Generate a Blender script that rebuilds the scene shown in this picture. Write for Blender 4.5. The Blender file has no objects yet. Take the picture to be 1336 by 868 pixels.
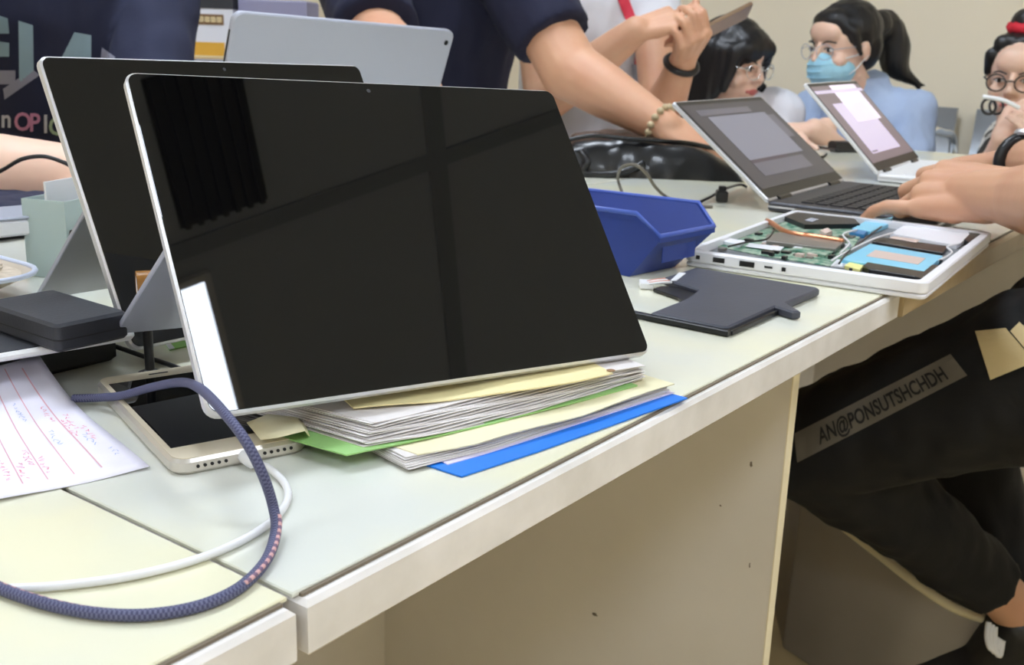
import bpy, math, random
from mathutils import Vector as V, Matrix, noise as mnoise
from mathutils.bvhtree import BVHTree
random.seed(7)
scn = bpy.context.scene
col = scn.collection
R = math.radians

# ---------------------------------------------------------------- camera
FPX, CX, CY = 1397.1, 668.0, 434.0
CAM = V((0, 0, .9656))
_yaw, _pit, _rol = R(36.3), R(15.41), R(-1.89)
_f = V((math.cos(_yaw)*math.cos(_pit), math.sin(_yaw)*math.cos(_pit), -math.sin(_pit)))
_r0 = _f.cross(V((0, 0, 1))).normalized(); _d0 = _f.cross(_r0)
_r = _r0*math.cos(_rol) + _d0*math.sin(_rol); _d = -_r0*math.sin(_rol) + _d0*math.cos(_rol)
cd = bpy.data.cameras.new('camera'); cam = bpy.data.objects.new('camera', cd); col.objects.link(cam)
cd.sensor_fit = 'HORIZONTAL'; cd.sensor_width = 36; cd.lens = FPX/1336*36; cd.clip_start = .01
cam.matrix_world = Matrix(((_r.x, -_d.x, -_f.x, CAM.x), (_r.y, -_d.y, -_f.y, CAM.y), (_r.z, -_d.z, -_f.z, CAM.z), (0, 0, 0, 1)))
cd.dof.use_dof = True; cd.dof.focus_distance = .62; cd.dof.aperture_fstop = 20
scn.camera = cam
scn.view_settings.view_transform = 'Standard'; scn.view_settings.look = 'None'; scn.view_settings.gamma = 1
scn.view_settings.use_curve_mapping = False
scn.view_settings.exposure = -0.08
w = bpy.data.worlds.new('world'); scn.world = w; w.use_nodes = True
w.node_tree.nodes['Background'].inputs[0].default_value = (.8, .85, .9, 1); w.node_tree.nodes['Background'].inputs[1].default_value = .3
LAMP = 24.0      # radiance of the ceiling panels

def ray(u, v): return _r*((u-CX)/FPX) + _d*((v-CY)/FPX) + _f
def atz(u, v, z): k = ray(u, v); return CAM + k*((z-CAM.z)/k.z)
def aty(u, v, y): k = ray(u, v); return CAM + k*((y-CAM.y)/k.y)
def atx(u, v, x): k = ray(u, v); return CAM + k*((x-CAM.x)/k.x)
def P(u, v, d): return CAM + ray(u, v)*d
RT, FW = V((_r0.x, _r0.y, 0)).normalized(), V((_f.x, _f.y, 0)).normalized()   # level picture-right and into the picture

# ---------------------------------------------------------------- materials
def lin(c):
    return tuple((x/255/12.92 if x/255 <= .04045 else ((x/255+.055)/1.055)**2.4) for x in c)
MATS = {}
def mat(name, rgb, rough=.5, metal=0, rgb2=None, nscale=8, nsharp=.5, bump=0, bscale=60, coat=0, trans=0, emit=None, ior=1.5, alpha=1, detail=4, sheen=0, sss=0):
    if name in MATS: return MATS[name]
    m = bpy.data.materials.new(name); m.use_nodes = True; MATS[name] = m
    nt = m.node_tree; b = nt.nodes['Principled BSDF']; L = nt.links
    b.inputs['Base Color'].default_value = (*lin(rgb), 1); b.inputs['Roughness'].default_value = rough
    b.inputs['Metallic'].default_value = metal; b.inputs['Coat Weight'].default_value = coat; b.inputs['Coat Roughness'].default_value = .08
    b.inputs['Transmission Weight'].default_value = trans; b.inputs['IOR'].default_value = ior; b.inputs['Alpha'].default_value = alpha
    b.inputs['Sheen Weight'].default_value = sheen
    if sss: b.inputs['Subsurface Weight'].default_value = sss; b.inputs['Subsurface Scale'].default_value = .01; b.inputs['Subsurface Radius'].default_value = (1, .4, .25)
    tc = nt.nodes.new('ShaderNodeTexCoord')
    if rgb2:
        n = nt.nodes.new('ShaderNodeTexNoise'); n.inputs['Scale'].default_value = nscale; n.inputs['Detail'].default_value = detail
        L.new(tc.outputs['Object'], n.inputs['Vector'])
        rp = nt.nodes.new('ShaderNodeValToRGB'); L.new(n.outputs['Fac'], rp.inputs['Fac'])
        rp.color_ramp.elements[0].position = .5-nsharp*.5; rp.color_ramp.elements[1].position = .5+nsharp*.5
        rp.color_ramp.elements[0].color = (*lin(rgb), 1); rp.color_ramp.elements[1].color = (*lin(rgb2), 1)
        L.new(rp.outputs['Color'], b.inputs['Base Color'])
    if bump:
        n2 = nt.nodes.new('ShaderNodeTexNoise'); n2.inputs['Scale'].default_value = bscale; n2.inputs['Detail'].default_value = 3
        L.new(tc.outputs['Object'], n2.inputs['Vector'])
        bp = nt.nodes.new('ShaderNodeBump'); bp.inputs['Strength'].default_value = bump; bp.inputs['Distance'].default_value = .002
        L.new(n2.outputs['Fac'], bp.inputs['Height']); L.new(bp.outputs['Normal'], b.inputs['Normal'])
    if emit:
        b.inputs['Emission Color'].default_value = (*lin(rgb), 1); b.inputs['Emission Strength'].default_value = emit
    return m

# ---------------------------------------------------------------- mesh helpers
MW = {}
def raw(name, verts, faces, m=None, parent=None, smooth=False, uvs=None, local=False):
    """one mesh object; verts in world space unless local (then in the parent's frame)"""
    if parent is not None and not local:
        inv = MW[parent].inverted(); verts = [inv @ V(v) for v in verts]
    me = bpy.data.meshes.new(name); me.from_pydata([tuple(v) for v in verts], [], [tuple(f) for f in faces]); me.update()
    if uvs:
        ul = me.uv_layers.new()
        for lp in me.loops: ul.data[lp.index].uv = uvs[lp.vertex_index]
    if smooth is True: me.polygons.foreach_set('use_smooth', [True]*len(me.polygons))
    elif smooth: me.polygons.foreach_set('use_smooth', [True]*len(me.polygons)); me.set_sharp_from_angle(angle=R(smooth))
    o = bpy.data.objects.new(name, me); col.objects.link(o)
    if m: me.materials.append(m if not isinstance(m, str) else MATS[m])
    if parent is not None: o.parent = parent; MW[o] = MW[parent]
    else: MW[o] = Matrix.Identity(4)
    return o
def tag(o, label, cat, group=None):
    o['label'] = label; o['category'] = cat
    if group: o['group'] = group
    return o
def thing(name, label, cat, loc=(0, 0, 0), mtx=None, group=None):
    o = bpy.data.objects.new(name, None); col.objects.link(o); o.empty_display_size = .02
    mw = mtx if mtx is not None else Matrix.Translation(V(loc))
    o.matrix_world = mw; MW[o] = mw.copy()
    return tag(o, label, cat, group)
def struct(o): o['kind'] = 'structure'; return o
def frame(o, ux, uy, uz=None):
    uz = uz or ux.cross(uy)
    return Matrix(((ux.x, uy.x, uz.x, o.x), (ux.y, uy.y, uz.y, o.y), (ux.z, uy.z, uz.z, o.z), (0, 0, 0, 1)))
def join(*gs):
    vs, fs = [], []
    for g in gs:
        k = len(vs); vs += list(g[0]); fs += [tuple(i+k for i in f) for f in g[1]]
    return vs, fs
def xf(g, mtx): return [mtx @ V(v) for v in g[0]], g[1]
def box(x0, x1, y0, y1, z0, z1, bev=0):
    if bev: return prism([(x0, y0), (x1, y0), (x1, y1), (x0, y1)], z0, z1, bev)
    v = [(x, y, z) for z in (z0, z1) for x, y in ((x0, y0), (x1, y0), (x1, y1), (x0, y1))]
    return v, [(3, 2, 1, 0), (4, 5, 6, 7), (0, 1, 5, 4), (1, 2, 6, 5), (2, 3, 7, 6), (3, 0, 4, 7)]
def inset(poly, d):
    n = len(poly); out = []
    for i in range(n):
        a, b, c = V(poly[i-1]).to_2d(), V(poly[i]).to_2d(), V(poly[(i+1) % n]).to_2d()
        e1 = (b-a).normalized(); e2 = (c-b).normalized()
        n1 = V((-e1.y, e1.x)); n2 = V((-e2.y, e2.x)); s = n1+n2
        k = d/max(.35, (1+n1.dot(n2))) if s.length > 1e-6 else 0
        out.append((b.x+s.x*k, b.y+s.y*k))
    return out
def prism(poly, z0, z1, bev=0):
    a = sum(poly[i-1][0]*poly[i][1]-poly[i][0]*poly[i-1][1] for i in range(len(poly)))
    if a < 0: poly = poly[::-1]
    rings = [(poly, z0), (poly, z1)] if not bev else [(inset(poly, bev), z0), (poly, z0+bev), (poly, z1-bev), (inset(poly, bev), z1)]
    n = len(poly); vs = [(x, y, z) for p, z in rings for x, y in p]; fs = [tuple(range(n-1, -1, -1))]
    for k in range(len(rings)-1):
        for i in range(n):
            j = (i+1) % n; fs.append((k*n+i, k*n+j, k*n+n+j, k*n+n+i))
    fs.append(tuple(range((len(rings)-1)*n, len(rings)*n)))
    return vs, fs
def rrect(x0, x1, y0, y1, r, seg=5):
    p = []
    for cx, cy, a in ((x1-r, y0+r, -90), (x1-r, y1-r, 0), (x0+r, y1-r, 90), (x0+r, y0+r, 180)):
        for i in range(seg+1):
            t = R(a+90*i/seg); p.append((cx+r*math.cos(t), cy+r*math.sin(t)))
    return p
def smoothpath(pts, n=8):
    pts = [V(p) for p in pts]; out = []
    for i in range(len(pts)-1):
        p0, p1, p2, p3 = pts[max(0, i-1)], pts[i], pts[i+1], pts[min(len(pts)-1, i+2)]
        for k in range(n):
            t = k/n
            out.append(.5*((2*p1)+(p2-p0)*t+(2*p0-5*p1+4*p2-p3)*t*t+(3*p1-p0-3*p2+p3)*t**3))
    return out+[pts[-1]]
def tube(pts, r, n=8, caps=True, closed=False):
    pts = [V(p) for p in pts]; N = len(pts); vs = []; fs = []; uv = []
    rs = r if isinstance(r, (list, tuple)) else [r]*N
    up = V((0, 0, 1)); prev = None; dist = 0
    for i, p in enumerate(pts):
        t = (pts[(i+1) % N]-pts[i-1]) if closed else (pts[min(i+1, N-1)]-pts[max(i-1, 0)])
        t.normalize()
        if prev is None:
            a = t.cross(up)
            if a.length < .1: a = t.cross(V((1, 0, 0)))
        else: a = prev-t*prev.dot(t)
        a.normalize(); prev = a; b = t.cross(a)
        if i: dist += (p-pts[i-1]).length
        for k in range(n):
            th = 2*math.pi*k/n; vs.append(p+(a*math.cos(th)+b*math.sin(th))*rs[i]); uv.append((k/n, dist))
    for i in range(N if closed else N-1):
        for k in range(n):
            l = (k+1) % n; i2 = (i+1) % N; fs.append((i*n+k, i*n+l, i2*n+l, i2*n+k))
    if caps and not closed: fs += [tuple(range(n-1, -1, -1)), tuple(range((N-1)*n, N*n))]
    tube.uv = uv
    return vs, fs
def lathe(prof, n=24, c=(0, 0, 0)):
    vs = []; fs = []
    for r, z in prof:
        for k in range(n): t = 2*math.pi*k/n; vs.append((c[0]+r*math.cos(t), c[1]+r*math.sin(t), c[2]+z))
    for i in range(len(prof)-1):
        for k in range(n): l = (k+1) % n; fs.append((i*n+k, i*n+l, i*n+n+l, i*n+n+k))
    fs += [tuple(range(n-1, -1, -1)), tuple(range((len(prof)-1)*n, len(prof)*n))]
    return vs, fs
def sheet(grid, th):
    """thin curved sheet from a grid of points, thickness along the local normal"""
    nu, nv = len(grid), len(grid[0]); g = [[V(p) for p in row] for row in grid]; top = []; bot = []
    for i in range(nu):
        for j in range(nv):
            a = g[min(i+1, nu-1)][j]-g[max(i-1, 0)][j]; b = g[i][min(j+1, nv-1)]-g[i][max(j-1, 0)]
            nn = a.cross(b).normalized()*th*.5; top.append(g[i][j]+nn); bot.append(g[i][j]-nn)
    N = nu*nv; fs = []
    q = lambda i, j: i*nv+j
    for i in range(nu-1):
        for j in range(nv-1):
            fs.append((q(i, j), q(i+1, j), q(i+1, j+1), q(i, j+1))); fs.append((N+q(i, j), N+q(i, j+1), N+q(i+1, j+1), N+q(i+1, j)))
    edge = [q(i, 0) for i in range(nu)]+[q(nu-1, j) for j in range(1, nv)]+[q(i, nv-1) for i in range(nu-2, -1, -1)]+[q(0, j) for j in range(nv-2, 0, -1)]
    for a, b in zip(edge, edge[1:]+edge[:1]): fs.append((b, a, N+a, N+b))
    return top+bot, fs
def text_geo(s, size, bold=0):
    cu = bpy.data.curves.new('tmp_text', 'FONT'); cu.body = s; cu.size = size; cu.offset = bold; cu.resolution_u = 3
    o = bpy.data.objects.new('tmp_text', cu); col.objects.link(o)
    me = o.to_mesh(); vs = [v.co.copy() for v in me.vertices]; fs = [tuple(p.vertices) for p in me.polygons]; o.to_mesh_clear()
    bpy.data.objects.remove(o); bpy.data.curves.remove(cu)
    return vs, fs

# ------------------------------------------------- blobs: shapes fused into one continuous surface
def cap(a, b, r0, r1, sq=None, flat=False, n=16):
    """tapered capsule (flat = cut ends); sq = (direction, factor) flattens it"""
    a, b = V(a), V(b); ax = (b-a)
    if ax.length < 1e-5: ax = V((0, 0, 1e-5))
    t = ax.normalized(); u = t.cross(V((0, 0, 1)))
    if u.length < .1: u = t.cross(V((1, 0, 0)))
    u.normalize(); w_ = t.cross(u); prof = []
    if flat: prof = [(a, r0), (b, r1)]
    else:
        for k in range(6): th = R(-85+17*k); prof.append((a+t*r0*math.sin(th), r0*math.cos(th)))
        for k in range(6): th = R(17*k); prof.append((b+t*r1*math.sin(th), r1*math.cos(th)))
    vs = []; fs = []; m = len(prof)
    for c, r in prof:
        for k in range(n):
            th = 2*math.pi*k/n; off = (u*math.cos(th)+w_*math.sin(th))*r; vs.append(c+off)
    for i in range(m-1):
        for k in range(n): l = (k+1) % n; fs.append((i*n+k, i*n+l, i*n+n+l, i*n+n+k))
    fs += [tuple(range(n-1, -1, -1)), tuple(range((m-1)*n, m*n))]
    if sq:
        d = V(sq[0]).normalized()
        vs = [v-d*((v-a).dot(d)-(v-a).dot(t)*t.dot(d))*(1-sq[1]) for v in vs]
    return vs, fs
def ell(c, r, mtx=None, n=18):
    vs = []; fs = []; m = 12
    for i in range(m+1):
        th = math.pi*min(max(i/m, .02), .98)-math.pi/2
        for k in range(n): ph = 2*math.pi*k/n; vs.append(V((r[0]*math.cos(th)*math.cos(ph), r[1]*math.cos(th)*math.sin(ph), r[2]*math.sin(th))))
    for i in range(m):
        for k in range(n): l = (k+1) % n; fs.append((i*n+k, i*n+l, i*n+n+l, i*n+n+k))
    fs += [tuple(range(n-1, -1, -1)), tuple(range(m*n, m*n+n))]
    vs = [(mtx @ v if mtx else v)+V(c) for v in vs]
    return vs, fs
def fuse(prims, voxel, it=4, wr=0, wscale=20, wz=1):
    vs, fs = join(*prims)
    me = bpy.data.meshes.new('tmp'); me.from_pydata([tuple(v) for v in vs], [], fs); me.update()
    o = bpy.data.objects.new('tmp', me); col.objects.link(o)
    md = o.modifiers.new('r', 'REMESH'); md.mode = 'VOXEL'; md.voxel_size = voxel
    sm = o.modifiers.new('s', 'SMOOTH'); sm.iterations = it; sm.factor = .5
    dg = bpy.context.evaluated_depsgraph_get(); ev = o.evaluated_get(dg); m2 = ev.to_mesh()
    out = [v.co.copy() for v in m2.vertices]; nr = [v.normal.copy() for v in m2.vertices]; f2 = [tuple(p.vertices) for p in m2.polygons]
    ev.to_mesh_clear(); bpy.data.objects.remove(o); bpy.data.meshes.remove(me)
    if wr:
        out = [v+n*wr*(mnoise.noise(V((v.x, v.y, v.z*wz))*wscale)+.5*mnoise.noise(V((v.x, v.y, v.z*wz))*wscale*2.3)) for v, n in zip(out, nr)]
    return out, f2
def on_surface(geo, pxpts, off=.0012):
    """world points where the rays of the given pixels meet a mesh"""
    bv = BVHTree.FromPolygons([tuple(v) for v in geo[0]], geo[1]); out = []
    for u, v in pxpts:
        d = ray(u, v).normalized(); h = bv.ray_cast(CAM, d)
        out.append(None if h[0] is None else h[0]-d*off)
    return out
def decal(name, geo, pv, pf, m, parent, off=.0012):
    """flat print: pixel-plane polygons laid on a surface"""
    q = on_surface(geo, pv, off); ok = [f for f in pf if all(q[i] is not None for i in f)]
    used = sorted({i for f in ok for i in f}); mp = {i: k for k, i in enumerate(used)}
    if not used: return None
    return raw(name, [q[i] for i in used], [tuple(mp[i] for i in f) for f in ok], m, parent)
def grid2(p00, p10, p11, p01, nu, nv):
    vs = []; fs = []
    for i in range(nu+1):
        for j in range(nv+1):
            s, t = i/nu, j/nv
            vs.append(tuple((1-s)*(1-t)*p00[k]+s*(1-t)*p10[k]+s*t*p11[k]+(1-s)*t*p01[k] for k in (0, 1)))
    for i in range(nu):
        for j in range(nv): a = i*(nv+1)+j; fs.append((a, a+nv+1, a+nv+2, a+1))
    return vs, fs

# ---------------------------------------------------------------- materials used
mat('wall_paint', (250, 239, 217), .85, rgb2=(246, 234, 211), nscale=1.5)
mat('ceiling_white', (192, 200, 214), .9)
mat('joint_dark', (40, 40, 42), .8); mat('joint_grey', (158, 165, 178), .9)
mat('floor_tile', (216, 197, 154), .35, rgb2=(202, 182, 138), nscale=5, bump=.05)
mat('table_cream', (236, 232, 202), .22, rgb2=(222, 224, 216), nscale=5, nsharp=.28, coat=.3)
mat('table_grey', (224, 225, 222), .22, rgb2=(232, 230, 212), nscale=4.5, nsharp=.35, coat=.3)
mat('edge_white', (238, 234, 232), .4, rgb2=(222, 218, 214), nscale=25, nsharp=.3, bump=.05)
mat('edge_tan', (206, 186, 150), .45, rgb2=(190, 168, 132), nscale=20)
mat('grime', (120, 108, 92), .8)
mat('panel_white', (230, 224, 214), .4, rgb2=(220, 213, 202), nscale=6)
mat('panel_edge', (240, 228, 196), .45)
mat('silver', (206, 206, 210), .35, metal=.5)
mat('silver_matte', (174, 178, 192), .45, metal=.25)
mat('steel', (170, 176, 184), .3, metal=.85)
mat('chrome', (225, 228, 230), .12, metal=1)
mat('screen_glass', (7, 7, 8), .015, ior=1.6)
mat('lens', (3, 3, 5), .1)
mat('black_plastic', (20, 20, 23), .35)
mat('black_soft', (46, 48, 56), .6, bump=.1, bscale=400)
mat('white_plastic', (236, 236, 238), .35)
mat('skin', (216, 168, 136), .5, rgb2=(206, 152, 122), nscale=14, sss=.12, bump=.04, bscale=300)
mat('skin_pale', (236, 200, 178), .5, rgb2=(230, 188, 166), nscale=14, sss=.12)
mat('hair_black', (20, 19, 22), .42, bump=.06, bscale=60)
mat('lips', (196, 108, 104), .4)
mat('eye_white', (235, 232, 228), .2)
mat('eye_dark', (24, 16, 14), .15)
mat('navy', (27, 29, 54), .9, sheen=0, bump=.15, bscale=120)
mat('dark_navy', (37, 41, 66), .9, sheen=0, bump=.15, bscale=120)
mat('white_cloth', (228, 228, 236), .85, bump=.15, bscale=120)
mat('blue_cloth', (182, 200, 230), .85, rgb2=(172, 191, 224), nscale=20, bump=.15, bscale=120)
mat('black_cloth', (14, 14, 16), .9, bump=.2, bscale=150)
mat('dark_trousers', (30, 32, 40), .9)
mat('cream_cloth', (206, 186, 140), .8)
mat('patch_grey', (108, 102, 92), .85)
mat('ink_black', (22, 21, 20), .7)
mat('wood', (150, 110, 70), .5)

# ---------------------------------------------------------------- the room
X0, X1, Y0, Y1, HC = -2.6, 3.75, -2.9, 3.3, 2.8
fl = struct(raw('floor', *box(X0, X1, Y0, Y1, -.1, 0), MATS['floor_tile']))
for i in range(11):
    raw('floor_joint', *box(X0+.25+.6*i-.002, X0+.25+.6*i+.002, Y0, Y1, 0, .0006), MATS['grime'], fl)
    raw('floor_joint', *box(X0, X1, Y0+.16+.6*i-.002, Y0+.16+.6*i+.002, 0, .0006), MATS['grime'], fl)
ce = struct(raw('ceiling', *box(X0, X1, Y0, Y1, HC, HC+.1), MATS['ceiling_white']))
for x in (-1.42, 1.58): raw('ceiling_joint', *box(x-.03, x+.03, Y0, Y1, HC-.007, HC), MATS['joint_grey'], ce)
for y in (-.68, 1.72): raw('ceiling_joint', *box(X0, X1, y-.025, y+.025, HC-.006, HC), MATS['joint_grey'], ce)
struct(raw('wall_right', *box(X1, X1+.1, Y0, Y1, 0, HC), MATS['wall_paint']))
struct(raw('wall_left', *box(X0-.1, X0, Y0, Y1, 0, HC), MATS['wall_paint']))
struct(raw('wall_back', *box(X0-.1, X1+.1, Y1, Y1+.1, 0, HC), MATS['wall_paint']))
struct(raw('wall_front', *box(X0-.1, X1+.1, Y0-.1, Y0, 0, HC), MATS['wall_paint']))
mat('skirting', (190, 180, 160), .5)
struct(raw('baseboard_right', *box(X1-.012, X1, Y0, Y1, 0, .09), MATS['skirting']))
struct(raw('baseboard_back', *box(X0, X1-.012, Y1-.012, Y1, 0, .09), MATS['skirting']))
mat('lamp_white', (232, 242, 255), .5, emit=LAMP)
names = {(0, 0): 'ceiling panel lamp in front of the near table edge, mirrored in the black tablet', (1, 0): 'added ceiling panel lamp on the camera side, brightening the table fronts',
         (0, 1): 'ceiling panel lamp above the navy printed shirt', (1, 1): 'ceiling panel lamp above the women at the table end',
         (2, 0): 'ceiling panel lamp nearest the left wall, on the camera side', (2, 1): 'ceiling panel lamp nearest the left wall, on the far side'}
for i, x in enumerate((.54, 2.94, -1.86)):
    for j, y in enumerate((-1.08, 1.32)):
        if (i, j) == (1, 0): x, y = 1.74, -2.3  # unseen lamp, added here to throw more light on the front faces
        t = thing('ceiling_lamp', names[(i, j)], 'ceiling lamp', (x, y, HC), group='ceiling panel lamps')
        raw('diffuser', *box(-.3, .3, -.3, .3, -.012, -.006), MATS['lamp_white'], t, local=True)
        fr = join(box(-.32, .32, -.32, -.3, -.02, 0), box(-.32, .32, .3, .32, -.02, 0), box(-.32, -.3, -.3, .3, -.02, 0), box(.3, .32, -.3, .3, -.02, 0))
        raw('lamp_frame', *fr, MATS['white_plastic'], t, local=True)
t = thing('air_vent', 'dark slatted air vent in the ceiling, mirrored at the top of the tablet', 'vent', (.94, -.42, HC))
raw('vent_box', *box(-.12, .12, -.2, .2, -.004, 0), MATS['black_plastic'], t, local=True)
for k in range(7): raw('slat', *box(-.11+.034*k, -.096+.034*k, -.2, .2, -.02, -.004), MATS['joint_dark'], t, local=True)

# ---------------------------------------------------------------- tables
TX = [-.487, .2565, 1.0015, 1.7475, 2.494]; TZ = .75
desc = ['cream topped table at the near left, under the white cable', 'cream topped table under the black tablets and folders', 'cream topped table under the opened laptop, with a tan front edge', 'cream topped table at the far end, under the white laptop']
descr = ['cream topped table behind the near left one, against the printed shirt', 'grey topped table behind the tablets, under the silver tablet', 'grey topped table behind the opened laptop, under the black bag', 'grey topped table farthest from the camera, before the long haired woman']
for row in (0, 1):
    y0, y1 = ((.292, .8895), (.893, 1.343))[row]
    for k in range(4):
        x0, x1 = TX[k]+.003, TX[k+1]-.003
        if row == 0 and k == 0: y0 = .2935
        t = thing('table', (desc, descr)[row][k], 'table', ((x0+x1)/2, (y0+y1)/2, 0), group='tables pushed together')
        dy = -.007 if row == 0 else 0
        yy = y0+dy-(.003 if (k == 2 and row == 0) else 0)
        em = 'edge_tan' if (k >= 2 and row == 0) else 'edge_white'
        raw('table_top', *box(x0, x1, yy, y1, TZ-.0275, TZ-.0026, .0022), MATS[em], t, smooth=40)
        raw('surface_sheet', *box(x0-.0016, x1+.0016, y0, y1-.001, TZ-.0026, TZ, .0006), MATS['table_cream' if row == 0 else 'table_grey'], t, smooth=40)
        raw('edge_joint', *box(x0+.002, x1-.002, y0-.0018, y0, TZ-.0026, TZ-.0012), MATS['grime'], t)
        xs = [x1-.077, x1-.062]
        if k != 2 or row:
            raw('side_panel', *box(xs[0], xs[1], y0+.058, y1-.02, 0, TZ-.0275), MATS['panel_white'], t)
            raw('panel_edge', *box(xs[0]-.0004, xs[1], y0+.057, y0+.058, 0, TZ-.0275), MATS['panel_edge'], t)
        if row == 0: raw('back_panel', *box(x0, x1, y1-.02, y1-.005, .02, TZ-.0275), MATS['panel_white'], t)

# ---------------------------------------------------------------- tablets
def axes(a, t, e=0):
    a, t, e = R(a), R(t), R(e)
    x = V((math.cos(a), math.sin(a), 0)); y = V((-math.sin(a)*math.sin(t), math.cos(a)*math.sin(t), math.cos(t)))
    return x*math.cos(e)+y*math.sin(e), y*math.cos(e)-x*math.sin(e)
def tablet(label, o, ux, uy, W, H, footz=None, kl=.11, khinge=.5, t=.0064, mm='silver'):
    """screen on the local +z side"""
    mtx = frame(V(o), ux, uy); th = thing('tablet_computer', label, 'tablet', mtx=mtx, group='propped up tablets')
    raw('tablet_body', *prism(rrect(0, W, 0, H, .007), -t, 0, .0012), MATS[mm], th, smooth=35, local=True)
    sc = raw('screen', *prism(rrect(.0014, W-.0014, .0014, H-.0014, .0058), 0, .0005, .0002), MATS['screen_glass'], th, smooth=35, local=True)
    raw('front_camera', *xf(lathe([(.0014, 0), (.0014, .0002)], 12), Matrix.Translation((W*.5, H-.007, .0004))), MATS['black_soft'], sc, local=True)
    if footz is not None:
        n = ux.cross(uy); h = V(o)+uy*H*khinge-n*(t+.001); best = min((abs((h+kl*(-math.cos(R(p))*uy-math.sin(R(p))*n)).z-footz), p) for p in range(2, 120))[1]
        p = R(best); dl = V((0, -math.cos(p), -math.sin(p))); nl = V((0, math.sin(p), -math.cos(p)))
        m2 = frame(V((.004, H*khinge, -t-.0006)), V((1, 0, 0)), dl)
        raw('kickstand', *xf(prism(rrect(0, W-.008, 0, kl, .006), -.0035, 0, .0006), m2), MATS['silver_matte'], th, smooth=35, local=True)
        for q in (.03, W-.063): raw('hinge', *xf(box(q, q+.025, -.004, .004, -.004, .001), m2), MATS['chrome'], th, local=True)
    return th
ux, uy = axes(-16.14, 37.74, -2.517)
tab1 = tablet('large black-screened tablet propped up nearest on the paper folders', (.3076, .4074, .7831), ux, uy, .2925, .2003, .7855, .126)
ux, uy = axes(.84, 26.17, -1.35)
tab2 = tablet('black-screened tablet standing half hidden behind the nearest one', (.3841, .5824, .765), ux, uy, .2925, .2003, .779, .1)
# the silver tablet turned away: its back is on the local +z side
ux, uy = axes(-8.6, -19.15, -2.2); W3, H3 = .341, .24
t3 = thing('tablet_computer', 'silver-backed tablet turned away, in front of the navy shirt', 'tablet', mtx=frame(V((.8333, 1.0959, .757)), ux, uy), group='propped up tablets')
raw('tablet_body', *prism(rrect(0, W3, 0, H3, .012), -.009, 0, .0016), MATS['silver_matte'], t3, smooth=35, local=True)
raw('screen', *prism(rrect(.003, W3-.003, .003, H3-.003, .009), -.0096, -.009), MATS['screen_glass'], t3, local=True)
raw('rear_camera', *xf(lathe([(.0034, 0), (.0034, .0006), (.002, .0006)], 14), Matrix.Translation((W3-.012, H3-.017, 0))), MATS['lens'], t3, local=True)
raw('edge_gap', *box(-.0006, .0012, .02, H3-.022, -.006, -.003), MATS['joint_dark'], t3, local=True)
kf = frame(V((.004, H3*.42, .0006)), V((1, 0, 0)), V((0, -.64, .768)))
raw('kickstand', *xf(prism(rrect(0, W3-.008, 0, .113, .006), -.003, 0, .0006), kf), MATS['silver_matte'], t3, smooth=35, local=True)

# ---------------------------------------------------------------- laptops
mat('laptop_dark', (58, 58, 64), .4, metal=.3)
mat('laptop_key', (36, 36, 40), .5)
mat('screen_dark_ui', (58, 56, 64), .3, emit=.55)
mat('screen_grey_ui', (112, 112, 124), .3, emit=.62)
mat('screen_mid_ui', (88, 86, 96), .3, emit=.6)
mat('screen_bar_ui', (64, 54, 66), .3, emit=.55)
mat('screen_glare_white', (228, 218, 232), .3, emit=.62)  # glowing white for a painted lamp reflection
mat('screen_lilac_ui', (198, 186, 208), .3, emit=.62)
mat('screen_brown_ui', (116, 102, 108), .3, emit=.55)
def laptop(label, o, a, recl, W, D, H, bm, lidm, patches, bg, zb=.7505, th=.0135):
    """near corner of the hinge at o; base runs towards -Y' by D, lid leans to +Y'"""
    ux = V((math.cos(R(a)), math.sin(R(a)), 0)); uy = V((-math.sin(R(a)), math.cos(R(a)), 0))
    t = thing('laptop', label, 'laptop', mtx=frame(V((o[0], o[1], zb)), ux, uy), group='open laptops')
    b = raw('base', *prism(rrect(0, W, -D, .004, .006), .001, th, .002), MATS[bm], t, smooth=35, local=True)
    raw('base_trim', *prism(rrect(-.0006, W+.0006, -D-.0006, .0046, .0065), th*.45, th*.62), MATS['silver'], t, local=True)
    nx, ny = 13, 5
    for i in range(nx):
        for j in range(ny):
            x = .022+(W-.044)/nx*i; y = -.035-.0195*j
            raw('key', *box(x, x+(W-.044)/nx-.0035, y-.016, y, th, th+.0016), MATS['laptop_key' if bm == 'laptop_dark' else 'white_plastic'], b, local=True)
    raw('touchpad', *box(W*.33, W*.67, -D+.012, -D+.075, th, th+.0004), MATS['laptop_dark' if bm == 'laptop_dark' else 'silver_matte'], b, local=True)
    c, s = math.cos(R(recl)), math.sin(R(recl)); lf = frame(V((0, .001, th+.001)), V((1, 0, 0)), V((0, s, c)))
    lid = raw('lid', *xf(prism(rrect(0, W, 0, H, .006), -.006, 0, .0012), lf), MATS[lidm], t, smooth=35, local=True)
    raw('bezel', *xf(prism(rrect(.003, W-.003, .004, H-.003, .004), 0, .0005), lf), MATS['black_plastic'], lid, local=True)
    scr = raw('screen', *xf(prism([(.008, .02), (W-.008, .02), (W-.008, H-.01), (.008, H-.01)], .0005, .0008), lf), MATS[bg], lid, local=True)
    w_, h_ = W-.016, H-.03
    for (x0, x1, y0, y1, m) in patches:
        raw('screen_patch', *xf(box(.008+w_*x0, .008+w_*x1, .02+h_*y0, .02+h_*y1, .0008, .0010), lf), MATS[m], scr, local=True)
    for q in (.1, .76): raw('hinge', *tube([(W*q, .002, th), (W*(q+.14), .002, th)], .0045), MATS['black_plastic'], t, smooth=40, local=True)
    return t
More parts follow.
